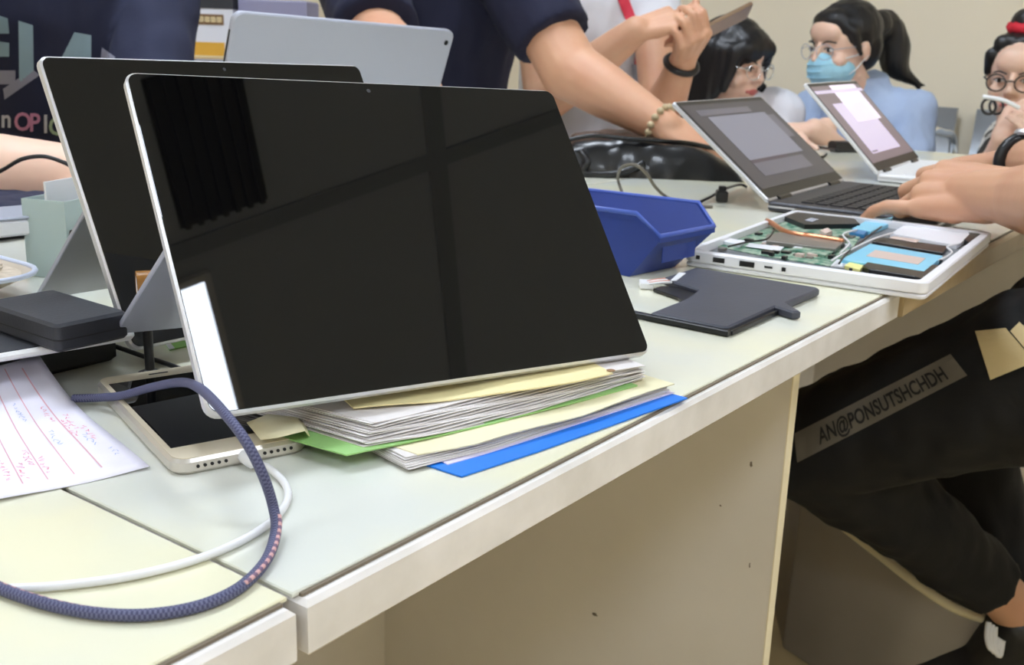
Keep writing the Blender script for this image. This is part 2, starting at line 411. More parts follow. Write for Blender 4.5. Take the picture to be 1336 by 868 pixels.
lap2 = laptop('dark grey laptop being typed on, its screen dim grey', (1.3583, .5752), 2.1, 51.6, .316, .216, .196, 'laptop_dark', 'silver',
       [(.0, 1, 0, .1, 'screen_dark_ui'), (.16, .86, .31, .84, 'screen_grey_ui'), (.1, .72, .86, .93, 'screen_mid_ui'), (.86, .95, .5, .8, 'screen_mid_ui'), (.16, .8, .12, .27, 'screen_mid_ui'), (.16, .62, .27, .31, 'screen_bar_ui')], 'screen_dark_ui')
lap3 = laptop('white based laptop with a bright lilac page on its screen, at the far table end', (1.8195, .5818), 4.6, 45, .319, .214, .2, 'white_plastic', 'white_plastic',
       [(0, 1, .9, .94, 'screen_lilac_ui'), (.14, .8, .1, .76, 'screen_lilac_ui'), (.36, .9, .5, 1, 'screen_glare_white'), (.16, .28, .115, .135, 'screen_brown_ui')], 'screen_brown_ui')  # the white patch paints a lamp's reflection over the page

# ---------------------------------------------------------------- opened laptop with bare electronics
mat('pcb', (56, 122, 98), .45, rgb2=(168, 184, 164), nscale=110, nsharp=.2, bump=.5, bscale=300)
mat('chassis_white', (238, 238, 244), .35)
mat('chassis_in', (128, 132, 138), .5, rgb2=(96, 100, 104), nscale=90)
mat('copper', (222, 150, 110), .3, metal=.7)
mat('heatsink', (130, 126, 120), .4, metal=.4)
mat('cyan_tape', (118, 202, 236), .3, rgb2=(140, 214, 240), nscale=30)
mat('sticker', (214, 190, 180), .5)
mat('yellow_tape', (236, 230, 150), .5)
mat('blue_plug', (52, 122, 176), .4)
ang = R(4.5); ox = V((math.cos(ang), math.sin(ang), 0)); oy = V((-math.sin(ang), math.cos(ang), 0)); O = V((.968, .255, .7505))
LW, LD = .345, .234
ol = thing('opened_laptop', 'white laptop with its cover off, green circuit board and copper pipe bare', 'laptop', mtx=frame(O, ox, oy))
inv = MW[ol].inverted()
def loc(u, v, z): p = inv @ atz(u, v, .7505+z); return p
def lpoly(pts, z): return [(loc(u, v, z).x, loc(u, v, z).y) for u, v in pts]
raw('lid', *prism(rrect(.001, LW-.001, .001, LD-.001, .008), 0, .0045, .0012), MATS['chassis_white'], ol, smooth=35, local=True)
raw('tray_floor', *prism(rrect(.004, LW-.004, .004, LD-.004, .006), .0052, .0085), MATS['chassis_in'], ol, local=True)
outer = rrect(0, LW, 0, LD, .01); inner = rrect(.0075, LW-.009, .009, LD-.0075, .006)
def ringgeo(o_, i_, z0, z1):
    n = len(o_); o_b = inset(o_, .0012)
    vs = [(x, y, z0) for x, y in o_b]+[(x, y, z0+.0012) for x, y in o_]+[(x, y, z1-.0012) for x, y in o_]+[(x, y, z1) for x, y in o_b]+[(x, y, z1) for x, y in i_]+[(x, y, z0) for x, y in i_]
    fs = []
    for k in range(6):
        for i in range(n): j = (i+1) % n; fs.append((k*n+i, k*n+j, ((k+1) % 6)*n+j, ((k+1) % 6)*n+i))
    return vs, fs
rim = raw('chassis_rim', *ringgeo(outer, inner, .0052, .0165), MATS['chassis_white'], ol, smooth=35, local=True)
for (u, v, wd, hh) in ((932, 327, .004, .004), (957.5, 331, .012, .005), (991, 337, .015, .0055), (1017, 341.5, .008, .002), (1037, 344, .004, .004)):
    y = loc(u, v, .011).y
    raw('port', *box(-.0006, .002, y-wd/2, y+wd/2, .0105-hh/2, .0105+hh/2, .0002), MATS['black_plastic'], rim, local=True)
def comp(name, pts, z0, z1, m, par=ol, bev=.0004): return raw(name, *prism(lpoly(pts, z1), z0, z1, bev), MATS[m], par, local=True)
board = comp('circuit_board', [(918, 318), (1010, 283), (1128, 300), (1105, 336), (1085, 347), (1000, 334)], .0085, .0098, 'pcb')
comp('fan', [(1020, 281), (1040, 272), (1110, 280), (1122, 292), (1050, 293)], .0098, .0155, 'black_plastic')
comp('fan_hub', [(1050, 287), (1058, 284), (1068, 286), (1060, 289)], .0155, .0162, 'silver_matte')
comp('heatsink', [(1000, 306), (1018, 303), (1104, 313), (1090, 325), (1000, 314)], .0105, .0150, 'heatsink')
hp = [inv @ atz(u, v, .7505+.0155) for u, v in ((1001, 288), (1008, 292), (1018, 299), (1030, 304), (1045, 307), (1062, 309), (1100, 315))]
raw('heat_pipe', *tube(smoothpath(hp, 5), .0032, 8), MATS['copper'], ol, smooth=True, local=True)
comp('white_chip', [(1070, 300), (1080, 297), (1086, 301), (1077, 305)], .0098, .015, 'sticker')
comp('ribbon', [(972, 321), (978, 317), (1023, 322), (1018, 327)], .011, .0118, 'chassis_white')
comp('socket', [(940, 314), (945, 310), (972, 314), (966, 319)], .0098, .0135, 'chassis_white')
comp('memory_module', [(1030, 325), (1046, 320), (1090, 327), (1076, 333)], .0098, .0125, 'pcb')
comp('solid_state_drive', [(1112, 298), (1128, 289), (1165, 283), (1160, 292), (1136, 302)], .0085, .0135, 'cyan_tape')
comp('drive_plug', [(1108, 303), (1112, 298), (1132, 301), (1128, 306)], .0085, .0132, 'blue_plug')
comp('touchpad_plate', [(1162, 304), (1180, 294), (1273, 304), (1248, 320)], .0085, .0135, 'chassis_white')
comp('speaker', [(1244, 296), (1283, 301), (1268, 318), (1258, 312), (1266, 304)], .0085, .0145, 'black_plastic')
comp('cable_strip', [(1138, 315), (1146, 309), (1238, 321), (1230, 330)], .0085, .0115, 'black_plastic')
comp('cable_cover', [(1160, 310), (1166, 308), (1200, 313), (1196, 316)], .0115, .0125, 'sticker')
hd = comp('hard_drive', [(1098, 338), (1135, 318), (1230, 334), (1206, 354), (1126, 343)], .0085, .0142, 'cyan_tape')
comp('drive_sticker', [(1130, 334), (1142, 326), (1208, 337), (1198, 345)], .0142, .0145, 'sticker', hd, 0)
comp('speaker', [(1126, 346), (1132, 342), (1205, 354), (1216, 345), (1225, 346), (1204, 364), (1195, 361), (1134, 351)], .0085, .0148, 'black_plastic')
comp('tape', [(1102, 346), (1108, 342), (1127, 346), (1122, 352)], .0085, .0125, 'yellow_tape')
comp('flex_cable', [(1084, 346), (1092, 338), (1128, 344), (1120, 350)], .0085, .0105, 'chassis_white')
rs = random.Random(3)
for k in range(46):       # small chips on the board
    u, v = rs.uniform(935, 1110), rs.uniform(288, 338); p = loc(u, v, .0098)
    if not (.02 < p.x < .25 and .105 < p.y < .225): continue
    a, b, h = rs.uniform(.002, .006), rs.uniform(.002, .006), rs.uniform(.0012, .004)
    raw('chip', *box(p.x-a, p.x+a, p.y-b, p.y+b, .0098, .0098+h), MATS[rs.choice(['black_plastic', 'sticker', 'chassis_white', 'heatsink', 'black_plastic'])], board, local=True)
for k, pts in enumerate((((1085, 340), (1110, 326), (1140, 312), (1165, 304)), ((1095, 344), (1105, 330), (1128, 312), (1150, 296)), ((1225, 340), (1242, 330), (1236, 322), (1252, 318)), ((1010, 300), (1000, 312), (975, 316), (950, 322)), ((1118, 300), (1100, 306), (1108, 318), (1096, 330)))):
    raw('wire', *tube(smoothpath([loc(u, v, .0155) for u, v in pts], 6), .0011, 6), MATS['black_plastic' if k % 2 else 'white_plastic'], ol, True, local=True)
for (u, v) in ((1215, 352), (1228, 340), (1246, 330), (1262, 318), (1230, 356), (1205, 366), (1180, 364), (1110, 351)):
    p = loc(u, v, .016)
    if not (.012 < p.x < LW-.012 and .012 < p.y < LD-.012): continue
    raw('screw', *lathe([(.0016, .0085), (.0016, .0165), (.001, .0168)], 10, (p.x, p.y, 0)), MATS['black_plastic'], ol, local=True)

# ---------------------------------------------------------------- battery pack
mat('battery_black', (60, 62, 73), .5, rgb2=(70, 72, 84), nscale=12, bump=.1, bscale=200)
bt = thing('battery_pack', 'flat black laptop battery with a white plug, on the near table', 'battery', (.83, .39, .7505))
bpoly = [(.9205, .459), (.9215, .338), (.917, .334), (.845, .335), (.838, .328), (.825, .314), (.818, .318), (.826, .337), (.737, .336), (.7335, .340), (.733, .402), (.797, .404), (.836, .4125), (.846, .440), (.858, .459)]
raw('casing', *prism(bpoly, .7505, .7575, .0014), MATS['battery_black'], bt, smooth=35)
raw('end_strip', *prism([(.7315, .3335), (.7375, .3335), (.7375, .425), (.7315, .425)], .7505, .7555, .0008), MATS['black_plastic'], bt)
raw('wrap_edge', *prism([(.738, .3325), (.826, .3325), (.826, .336), (.738, .336)], .7505, .7545, .0006), MATS['black_plastic'], bt)
raw('lead', *prism([(.797, .404), (.836, .4125), (.846, .44), (.84, .452), (.826, .452), (.812, .42)], .7505, .7535, .0005), MATS['black_plastic'], bt)
mat('wire_pink', (214, 150, 128), .5)
for k in range(4): raw('wire', *tube([(.846+.003*k, .4445+.004*k, .757), (.838+.002*k, .4515+.003*k, .757), (.83+.002*k, .458+.002*k, .756)], .0012, 6), MATS['wire_pink' if k % 2 else 'white_plastic'], bt, smooth=True)
raw('plug', *xf(box(-.008, .008, -.006, .006, 0, .006, .0008), Matrix.Translation((.836, .465, .7505)) @ Matrix.Rotation(R(35), 4, 'Z')), MATS['white_plastic'], bt)
raw('flat_lead', *prism([(.848, .447), (.852, .443), (.887, .452), (.885, .458)], .7576, .7582), MATS['white_plastic'], bt)

# ---------------------------------------------------------------- blue parts bin
mat('bin_blue', (29, 58, 142), .38, rgb2=(26, 51, 128), nscale=20)
bn = thing('parts_bin', 'blue plastic parts bin with a low open front, behind the tablet', 'bin', (.92, .55, .7505))
def loft(rings, m, name, par, closed=True):
    n = len(rings[0]); vs = [p for r in rings for p in r]; fs = []
    for k in range(len(rings)-1):
        for i in range(n): j = (i+1) % n; fs.append((k*n+i, k*n+j, k*n+n+j, k*n+n+i))
    fs.append(tuple(range(n))[::-1]); fs.append(tuple(range((len(rings)-1)*n, len(rings)*n)))
    return raw(name, vs, fs, m, par, smooth=30)
yb = .635
topo = [(.8765, .4765, .7905), (.9685, .4665, .7905), (.9765, .489, .8105), (.9655, yb, .8105), (.8605, yb, .8105), (.8665, .497, .8105)]
boto = [(.8655, .5, .7505), (.9385, .491, .7505), (.9415, .505, .7505), (.94, yb-.015, .7505), (.868, yb-.015, .7505), (.8655, .51, .7505)]
cx_, cy_ = .92, .555
def shr(p, d): v = V((cx_-p[0], cy_-p[1], 0)); L = v.length; return (p[0]+v.x/L*d, p[1]+v.y/L*d, p[2])
raw('rim', *tube([V(p)+V((0, 0, .0004)) for p in topo], .0024, 8, closed=True), mat('bin_rim_highlight', (70, 96, 184), .3), bn, smooth=True)  # rim in a lighter blue, the lip's highlight put into the colour
lip = [(p[0]-(cx_-p[0])*.012, p[1]-(cy_-p[1])*.012, p[2]-.001) for p in topo]
liplow = [(p[0], p[1], p[2]-.005) for p in lip]
under = [(p[0], p[1], p[2]-.005) for p in topo]
rings = [boto, under, liplow, lip, [shr(p, .003) for p in topo], [(*shr(p, .006)[:2], .7535) for p in boto]]
loft(rings, MATS['bin_blue'], 'bin_shell', bn)
raw('back_wall', *box(.868, .962, yb-.004, yb, .756, .809), MATS['bin_blue'], bn)
raw('label_slot', *prism([(.89, .4805), (.945, .4745), (.945, .4735), (.89, .4795)], .763, .7845), MATS['bin_blue'], bn)

# ---------------------------------------------------------------- phone, papers, folders
mat('phone_gold', (226, 214, 190), .35, rgb2=(216, 204, 180), nscale=30)
mat('phone_silver', (214, 208, 200), .3, metal=.6)
a = R(-18.8); px_ = V((math.cos(a), math.sin(a), 0)); py_ = V((-math.sin(a), math.cos(a), 0))
ph = thing('smartphone', 'pale gold smartphone lying under the tablet corner, screen dark', 'phone', mtx=frame(V((.297, .422, .7503)), px_, py_))
PW, PL = .0722, .153
raw('phone_body', *prism(rrect(0, PW, 0, PL, .009, 6), 0, .0082, .0018), MATS['phone_silver'], ph, smooth=35, local=True)
raw('front_plate', *prism(rrect(.0016, PW-.0016, .0016, PL-.0016, .0075, 6), .0082, .0086), MATS['phone_gold'], ph, local=True)
raw('screen', *box(.0045, PW-.0045, .0185, PL-.0165, .0086, .0088), MATS['screen_glass'], ph, local=True)
raw('earpiece', *box(PW*.42, PW*.58, PL-.0095, PL-.008, .0086, .0088), MATS['joint_dark'], ph, local=True)
for k in range(5):
    for x in (.012, .047): raw('speaker_hole', *xf(lathe([(.0009, 0), (.0009, .0012)], 8), Matrix.Translation((x+.0036*k, .0006, .0041)) @ Matrix.Rotation(R(90), 4, 'X')), MATS['black_plastic'], ph, local=True)
# note paper with red ruling
mat('note_paper', (242, 238, 250), .7, rgb2=(232, 228, 244), nscale=30)
mat('rule_red', (228, 176, 190), .7); mat('pen_red', (232, 150, 168), .7); mat('pen_blue', (178, 190, 226), .7)
c00, c10 = atz(3-90, 650+22, .7512), atz(195, 610, .7512); c11, c01 = atz(52, 464, .7665), atz(3-110, 478, .7665)
def pap(s, t, dz=0):
    p = c00.lerp(c10, s).lerp(c01.lerp(c11, s), t); return V((p.x, p.y, .7512+.0153*max(0, (t-.45)/.55)**1.7+.0008*math.sin(s*7+t*5)+dz))
np_ = thing('note_sheet', 'white note sheet with red ruled lines and handwriting, at the left edge', 'paper', tuple(pap(.6, .4)))
raw('sheet', *sheet([[pap(i/16, j/20) for j in range(21)] for i in range(17)], .0003), MATS['note_paper'], np_, smooth=True)
def strip(path, w, dz=.0004):
    pts = [pap(s, t, dz) for s, t in path]; vs = []; fs = []
    for i, p in enumerate(pts):
        d = (pts[min(i+1, len(pts)-1)]-pts[max(i-1, 0)]); n = V((-d.y, d.x, 0)).normalized()*w*.5; vs += [p+n, p-n]
    for i in range(len(pts)-1): fs.append((2*i, 2*i+1, 2*i+3, 2*i+2))
    return vs, fs
for k, s in enumerate((.29, .41, .53, .66, .80)):
    raw('ruled_line', *strip([(s, t/14) for t in range(1, 14)], .0006 if k < 4 else .0008), MATS['rule_red'], np_)
rs = random.Random(11); pen = []; pen2 = []
for (s, t, n_, dst) in ((.82, .35, 7, pen), (.86, .42, 6, pen), (.9, .3, 6, pen), (.76, .5, 6, pen), (.87, .25, 5, pen2), (.92, .14, 3, pen2), (.7, .3, 6, pen2), (.6, .55, 6, pen2), (.5, .2, 6, pen), (.36, .12, 7, pen), (.44, .1, 6, pen), (.3, .2, 6, pen), (.56, .12, 6, pen)):
    for k in range(n_):     # small strokes, like handwritten characters
        bs, bt_ = s+.004*rs.uniform(-1, 1), t+.024*k; path = [(bs+rs.uniform(-.02, .02), bt_+rs.uniform(-.012, .012)) for _ in range(4)]
        dst.append(strip(path, .0005, .0005))
raw('red_handwriting', *join(*pen), MATS['pen_red'], np_)['kind'] = 'stuff'; raw('blue_handwriting', *join(*pen2), MATS['pen_blue'], np_)['kind'] = 'stuff'

mat('manila', (240, 228, 176), .6, rgb2=(232, 218, 164), nscale=14); mat('manila_pale', (240, 232, 196), .6, rgb2=(230, 222, 184), nscale=14)
mat('page_white', (236, 232, 232), .75, rgb2=(218, 212, 212), nscale=60); mat('page_grey', (220, 214, 212), .8)
mat('folder_green', (150, 198, 120), .5); mat('folder_blue', (20, 122, 232), .4); mat('folder_lilac', (222, 214, 236), .6)
def slabpx(name, near, z0, z1, depth, m, par=None, wav=0, seed=0, skew=(0, 0)):
    """flat stationery: near edge given as pixels left to right at height z1, running back by depth"""
    pts = [atz(u, v, z1) for u, v in near]; d = (pts[-1]-pts[0]).normalized(); n = V((-d.y, d.x, 0)); rs_ = random.Random(seed)
    N = 18; front = []
    L = [0]
    for i in range(1, len(pts)): L.append(L[-1]+(pts[i]-pts[i-1]).length)
    for k in range(N+1):
        s = L[-1]*k/N; i = max(j for j in range(len(L)-1) if L[j] <= s+1e-9); q = pts[i].lerp(pts[i+1], (s-L[i])/(L[i+1]-L[i])); front.append(q)
    rows = []
    for j in range(7):
        t = j/6; rows.append([front[k]+n*depth*t+d*(skew[0]+(skew[1]-skew[0])*k/N)*t+V((0, 0, wav*(1-t)*math.sin(k*.7+seed*1.3))) for k in range(N+1)])
    th = z1-z0
    grid = [[r[k]-V((0, 0, th/2)) for r in rows] for k in range(N+1)]
    return raw(name, *sheet(grid, th), MATS[m], par, smooth=30)
bf = thing('folder', 'bright blue folder at the bottom of the paper pile, by the table edge', 'folder', tuple(atz(740, 570, .7503)), group='folders under the tablet')
slabpx('cover', [(602, 621), (700, 589), (897, 519)], .7503, .7513, .06, 'folder_blue', bf, skew=(-.01, -.008))
slabpx('lining', [(584, 606), (640, 590), (880, 512)], .7513, .7518, .05, 'folder_lilac', bf, skew=(.004, -.008))
mf = thing('folder', 'cream folder of papers lying on the blue folder', 'folder', tuple(atz(700, 560, .752)), group='folders under the tablet')
for k in range(7): slabpx('page', [(533-3*k+k*k*.4, 613-2.6*k), (640, 586-2.2*k), (868+(k % 3)*3, 513-2.*k)], .7519+.0007*k, .7523+.0007*k, .1, 'page_white' if k % 2 else 'page_grey', mf, .0003, k)
slabpx('cover', [(545, 592), (620, 579), (760, 541), (880, 500)], .7569, .7576, .1, 'manila_pale', mf, .0005, 3, skew=(-.02, -.01))
gf = thing('folder', 'light green folder holding a thick bundle of white pages, under the tablet', 'folder', tuple(atz(620, 545, .759)), group='folders under the tablet')
slabpx('cover', [(452, 594), (480, 588), (640, 553), (832, 503)], .7580, .7588, .12, 'folder_green', gf, .0002, 1, skew=(-.045, -.004))
for k in range(13):
    slabpx('page', [(474+1.2*k+4*math.sin(k*2.1), 583-2.6*k), (560+2*math.sin(k), 569-2.9*k), (700, 536-2.7*k), (838+4*math.sin(k*1.7), 494-1.4*k)], .7590+.00085*k, .7594+.00085*k, .105, 'page_white' if k % 3 else 'page_grey', gf, .0006, k, skew=(-.03-.0012*k, .004))
tf = thing('folder', 'cream manila folder on top of the paper pile, touching the tablet bottom edge', 'folder', tuple(atz(620, 515, .772)), group='folders under the tablet')
slabpx('cover', [(461, 532), (560, 524), (700, 507), (800, 487)], .7706, .7714, .055, 'manila', tf, .0004, 5)
slabpx('tab', [(464, 506), (530, 502), (598, 496)], .7740, .7747, .03, 'manila', tf)
g = on = atz(797, 484, .7716); raw('eyelet', *lathe([(.0022, 0), (.0028, .0004), (.0012, .0006)], 12, tuple(g)), MATS['wood'], tf)
cf = thing('paper_scrap', 'small cream folded paper sticking out over the phone', 'paper', tuple(atz(370, 560, .76)))
sg = [[atz(u0+(u1-u0)*t, v0+(v1-v0)*t, z) for t in (0, .25, .5, .75, 1)] for (u0, v0, u1, v1, z) in ((322, 552, 340, 574, .7615), (350, 541, 362, 571, .765), (385, 545, 398, 562, .7655), (395, 548, 404, 570, .760))]
raw('sheet', *sheet(sg, .0006), MATS['manila_pale'], cf, smooth=True)

# ---------------------------------------------------------------- cables
def uvmat(name, c1, c2, fu, fv, rough=.6):
    m = mat(name, c1, rough); nt = m.node_tree; b = nt.nodes['Principled BSDF']
    uv = nt.nodes.new('ShaderNodeUVMap'); mp = nt.nodes.new('ShaderNodeMapping'); mp.inputs['Scale'].default_value = (fu, fv, 1)
    ck = nt.nodes.new('ShaderNodeTexChecker'); ck.inputs['Scale'].default_value = 1
    ck.inputs['Color1'].default_value = (*lin(c1), 1); ck.inputs['Color2'].default_value = (*lin(c2), 1)
    nt.links.new(uv.outputs[0], mp.inputs[0]); nt.links.new(mp.outputs[0], ck.inputs[0]); nt.links.new(ck.outputs[0], b.inputs['Base Color'])
    bp = nt.nodes.new('ShaderNodeBump'); bp.inputs['Strength'].default_value = .4; bp.inputs['Distance'].default_value = .0005
    nt.links.new(ck.outputs[1], bp.inputs['Height']); nt.links.new(bp.outputs[0], b.inputs['Normal'])
    return m
uvmat('braid', (62, 64, 98), (98, 100, 132), 8, 1100); uvmat('braid_thread', (214, 168, 166), (120, 92, 120), 2, 420)
def cable(name, label, pts, r, m, n=8, seg=10, thread=None):
    path = smoothpath([atz(u, v, z) for u, v, z in pts], seg); g = tube(path, r, n)
    uvs = list(tube.uv); ob = raw(name, *g, m, None, True, uvs) if thread is None else None
    if thread is None: return tag(ob, label, 'cable')
    t = thing(name, label, 'cable', tuple(path[len(path)//2])); raw('braided_sleeve', *g, m, t, True, uvs)
    for i0, i1 in thread:
        sub = [p+V((.0009, -.0011, .0012))*1.05 for p in path[int(i0*len(path)):int(i1*len(path))]]
        g2 = tube(sub, r*.45, 6); raw('woven_thread', *g2, MATS['braid_thread'], t, True, list(tube.uv))
    return t
cable('braided_cable', 'navy braided cable looping over the phone and along the table edge',
      [(96, 520, .7545), (130, 519, .757), (160, 516, .7625), (200, 505, .774), (238, 499, .788), (262, 508, .797), (290, 536, .799), (320, 575, .792), (343, 620, .778), (356, 660, .762), (360, 692, .7555), (348, 730, .7532), (318, 763, .7528), (280, 784, .7528), (235, 797, .7528), (180, 803, .7528), (120, 800, .7528), (60, 788, .7528), (0, 768, .7528), (-60, 740, .7528)], .00245, MATS['braid'], 10, 10, [(.5, .64), (.8, .98)])
cable('charging_cable', 'white charging cable running from the phone across the table joint',
      [(318, 596, .7548), (333, 604, .7545), (352, 612, .7528), (372, 632, .7524), (374, 655, .7524), (350, 684, .7524), (300, 713, .7524), (240, 735, .7524), (170, 752, .7524), (100, 762, .7524), (40, 767, .7524), (-60, 770, .7524)], .0019, MATS['white_plastic'])
pg = thing('charging_plug', 'white plug in the bottom of the gold phone', 'plug', tuple(atz(326, 600, .7548)))
a0 = atz(316, 594, .7548); a1 = atz(333, 606, .7545); raw('plug_shell', *tube([a0, a0.lerp(a1, .2), a0.lerp(a1, .8), a1], [.003, .0036, .0034, .002], 10), MATS['white_plastic'], pg, smooth=40)
cable('black_cable', 'thin black cable running behind the phone to the tablet', [(150, 452, .757), (190, 466, .7525), (215, 474, .7525), (246, 484, .7525), (290, 490, .7525)], .0017, MATS['black_plastic'])
cable('curled_cable', 'grey cable arching up behind the blue bin, before the black bag', [(812, 252, .755), (806, 232, .775), (812, 218, .80), (828, 215, .81), (843, 226, .80), (855, 244, .775), (870, 257, .7535), (900, 268, .7525), (930, 270, .7525)], .0022, MATS['patch_grey'])
pl = thing('power_plug', 'small black plug with a cable lying by the dark laptop hinge', 'plug', tuple(atz(938, 255, .7525)))
raw('plug_lead', *tube(smoothpath([atz(908, 266, .753), atz(925, 258, .756), atz(945, 247, .759), atz(965, 241, .757), atz(974, 244, .7525)], 8), .0022, 8), MATS['black_plastic'], pl, smooth=True)
raw('plug_body', *xf(join(box(-.011, .011, -.008, .008, 0, .016, .002), box(-.006, .006, -.005, .005, .016, .022, .001)), Matrix.Translation(atz(941, 263, .7503)) @ Matrix.Rotation(R(30), 4, 'Z')), MATS['black_plastic'], pl)
ad = thing('power_adapter', 'black adapter and cable on the table behind the white laptop', 'adapter', tuple(atz(1100, 196, .7503)))
raw('adapter_body', *xf(box(-.035, .035, -.018, .018, 0, .022, .004), Matrix.Translation(atz(1104, 198, .7503)) @ Matrix.Rotation(R(-40), 4, 'Z')), MATS['black_plastic'], ad, smooth=35)
raw('adapter_lead', *tube(smoothpath([atz(1092, 196, .757), atz(1075, 193, .754), atz(1058, 192, .753), atz(1052, 196, .753), atz(1060, 203, .753), atz(1072, 205, .753), atz(1078, 201, .753)], 8), .0028, 8), MATS['black_plastic'], ad, smooth=True)

# ---------------------------------------------------------------- clutter at the left
lb = tag(raw('drive_case', *xf(box(-.16, 0, 0, .075, 0, .0265, .003), Matrix.Translation((.392, .613, .7503))), MATS['black_plastic'], None, 35), 'black case under the thin silver slab at the left', 'case')
sp = thing('thin_slab', 'thin silver slab between the two dark cases at the left', 'device', (.33, .6, .777))
raw('slab_body', *prism([(.2, .598), (.30, .579), (.345, .570), (.3735, .5655), (.378, .57), (.382, .59), (.375, .69), (.2, .7)], .7772, .7817, .0014), MATS['white_plastic'], sp, smooth=35)
raw('slab_top', *prism([(.205, .602), (.30, .583), (.37, .571), (.377, .59), (.37, .685), (.205, .695)], .7817, .7821), MATS['black_soft'], sp)
pb = thing('power_bank', 'dark grey block with a soft top, in front of the rear tablet stand', 'power bank', (.34, .59, .7822))
raw('block_body', *prism(rrect(.319, .3665, .557, .639, .004), .7822, .799, .0018), MATS['black_soft'], pb, smooth=35)
raw('side_seam', *prism(rrect(.3186, .3669, .5566, .6394, .004), .789, .7896), MATS['joint_dark'], pb)
mat('green_card', (150, 205, 110), .5)
gc = thing('green_card', 'small green and white card behind the tablet stand', 'card', tuple(atz(228, 446, .7503)))
raw('card', *prism([tuple(atz(u, v, .7512))[:2] for u, v in ((208, 438), (250, 437), (256, 449), (221, 456))], .7503, .7512), MATS['green_card'], gc)
raw('white_border', *prism([tuple(atz(u, v, .7516))[:2] for u, v in ((208, 438), (214, 437.6), (228, 454), (221, 456))], .7512, .7516), MATS['white_plastic'], gc)
mat('amber', (196, 140, 70), .25, trans=.3, rgb2=(176, 118, 52), nscale=30)
tr_ = thing('tape_roll', 'small amber tape roll on a dark stand, behind the front tablet kickstand', 'tape', (.389, .571, .7503))
cc = atz(187, 371, .8088)+V((-.001, -.003, 0)); rot = Matrix.Translation(cc) @ Matrix.Rotation(R(60), 4, 'Z') @ Matrix.Rotation(R(90), 4, 'X')
pr_ = [(.0065, -.005), (.0093, -.005), (.0093, .005), (.0065, .005), (.0065, -.005)]
vs = []; fs = []
for r, z in pr_[:4]:
    for k in range(28): th = 2*math.pi*k/28; vs.append(rot @ V((r*math.cos(th), r*math.sin(th), z)))
for i in range(4):
    for k in range(28): l = (k+1) % 28; fs.append((i*28+k, i*28+l, ((i+1) % 4)*28+l, ((i+1) % 4)*28+k))
raw('tape_band', vs, fs, MATS['amber'], tr_, smooth=40)
vs = []
for r, z in ((.005, -.0048), (.0065, -.0048), (.0065, .0048), (.005, .0048)):
    for k in range(28): th = 2*math.pi*k/28; vs.append(rot @ V((r*math.cos(th), r*math.sin(th), z)))
raw('tape_core', vs, fs, MATS['white_plastic'], tr_, smooth=40)
raw('stand', *lathe([(.0075, .7503), (.0075, .752), (.003, .754), (.003, .796), (.005, .7995)], 18, (cc.x, cc.y, 0)), MATS['black_plastic'], tr_, smooth=40)
# clear tray with granules
mat('clear_plastic', (226, 236, 236), .12, trans=.75, ior=1.3); mat('tray_beige', (206, 192, 172), .4, trans=.25, rgb2=(220, 206, 190), nscale=25)
mat('tray_blue', (112, 150, 214), .4); mat('grain', (222, 208, 190), .6, rgb2=(188, 172, 150), nscale=200)
ty = thing('plastic_tray', 'clear plastic tray of pale granules with a blue band, at the left edge', 'tray', (.345, .845, .7503))
def rr(s, z): return [(.345+(x-.345)*s, .845+(1-s)*.07+(y-.845)*s, z) for x, y in rrect(.235, .455, .785, .905, .04, 6)]
mat('tray_rim', (206, 214, 236), .3)
loft([rr(.68, .7503), rr(.97, .771), rr(1.0, .772), rr(.97, .773), rr(.94, .772), rr(.66, .753)], MATS['tray_beige'], 'tray_shell', ty)
raw('tray_rim', *tube([V(p) for p in rr(.99, .7735)], .0022, 8, closed=True), MATS['tray_rim'], ty, True)
raw('granule_bed', *prism([(x, y) for x, y, _ in rr(.92, 0)], .7695, .771), MATS['grain'], ty)
raw('blue_band', *box(.25, .44, .906, .910, .766, .790), MATS['tray_blue'], ty)
raw('white_band', *box(.25, .44, .9045, .906, .770, .776), MATS['white_plastic'], ty)
rs = random.Random(5); gr = []
for k in range(420):
    a_, rad = rs.uniform(0, 6.28), rs.random()**.5; gx, gy = .345+.094*rad*math.cos(a_), .847+.046*rad*math.sin(a_)
    s = rs.uniform(.0022, .0038); m_ = Matrix.Translation((gx, gy, .773+.006*(1-rad)+.002*rs.random())) @ Matrix.Rotation(rs.uniform(0, 6), 4, (rs.random(), rs.random(), rs.random()+.1))
    v6 = [(s, 0, 0), (-s, 0, 0), (0, s*.7, 0), (0, -s*.7, 0), (0, 0, s*.6), (0, 0, -s*.6)]
    gr.append(xf((v6, [(0, 2, 4), (2, 1, 4), (1, 3, 4), (3, 0, 4), (2, 0, 5), (1, 2, 5), (3, 1, 5), (0, 3, 5)]), m_))
go = raw('granules', *join(*gr), MATS['grain'], ty); go['kind'] = 'stuff'
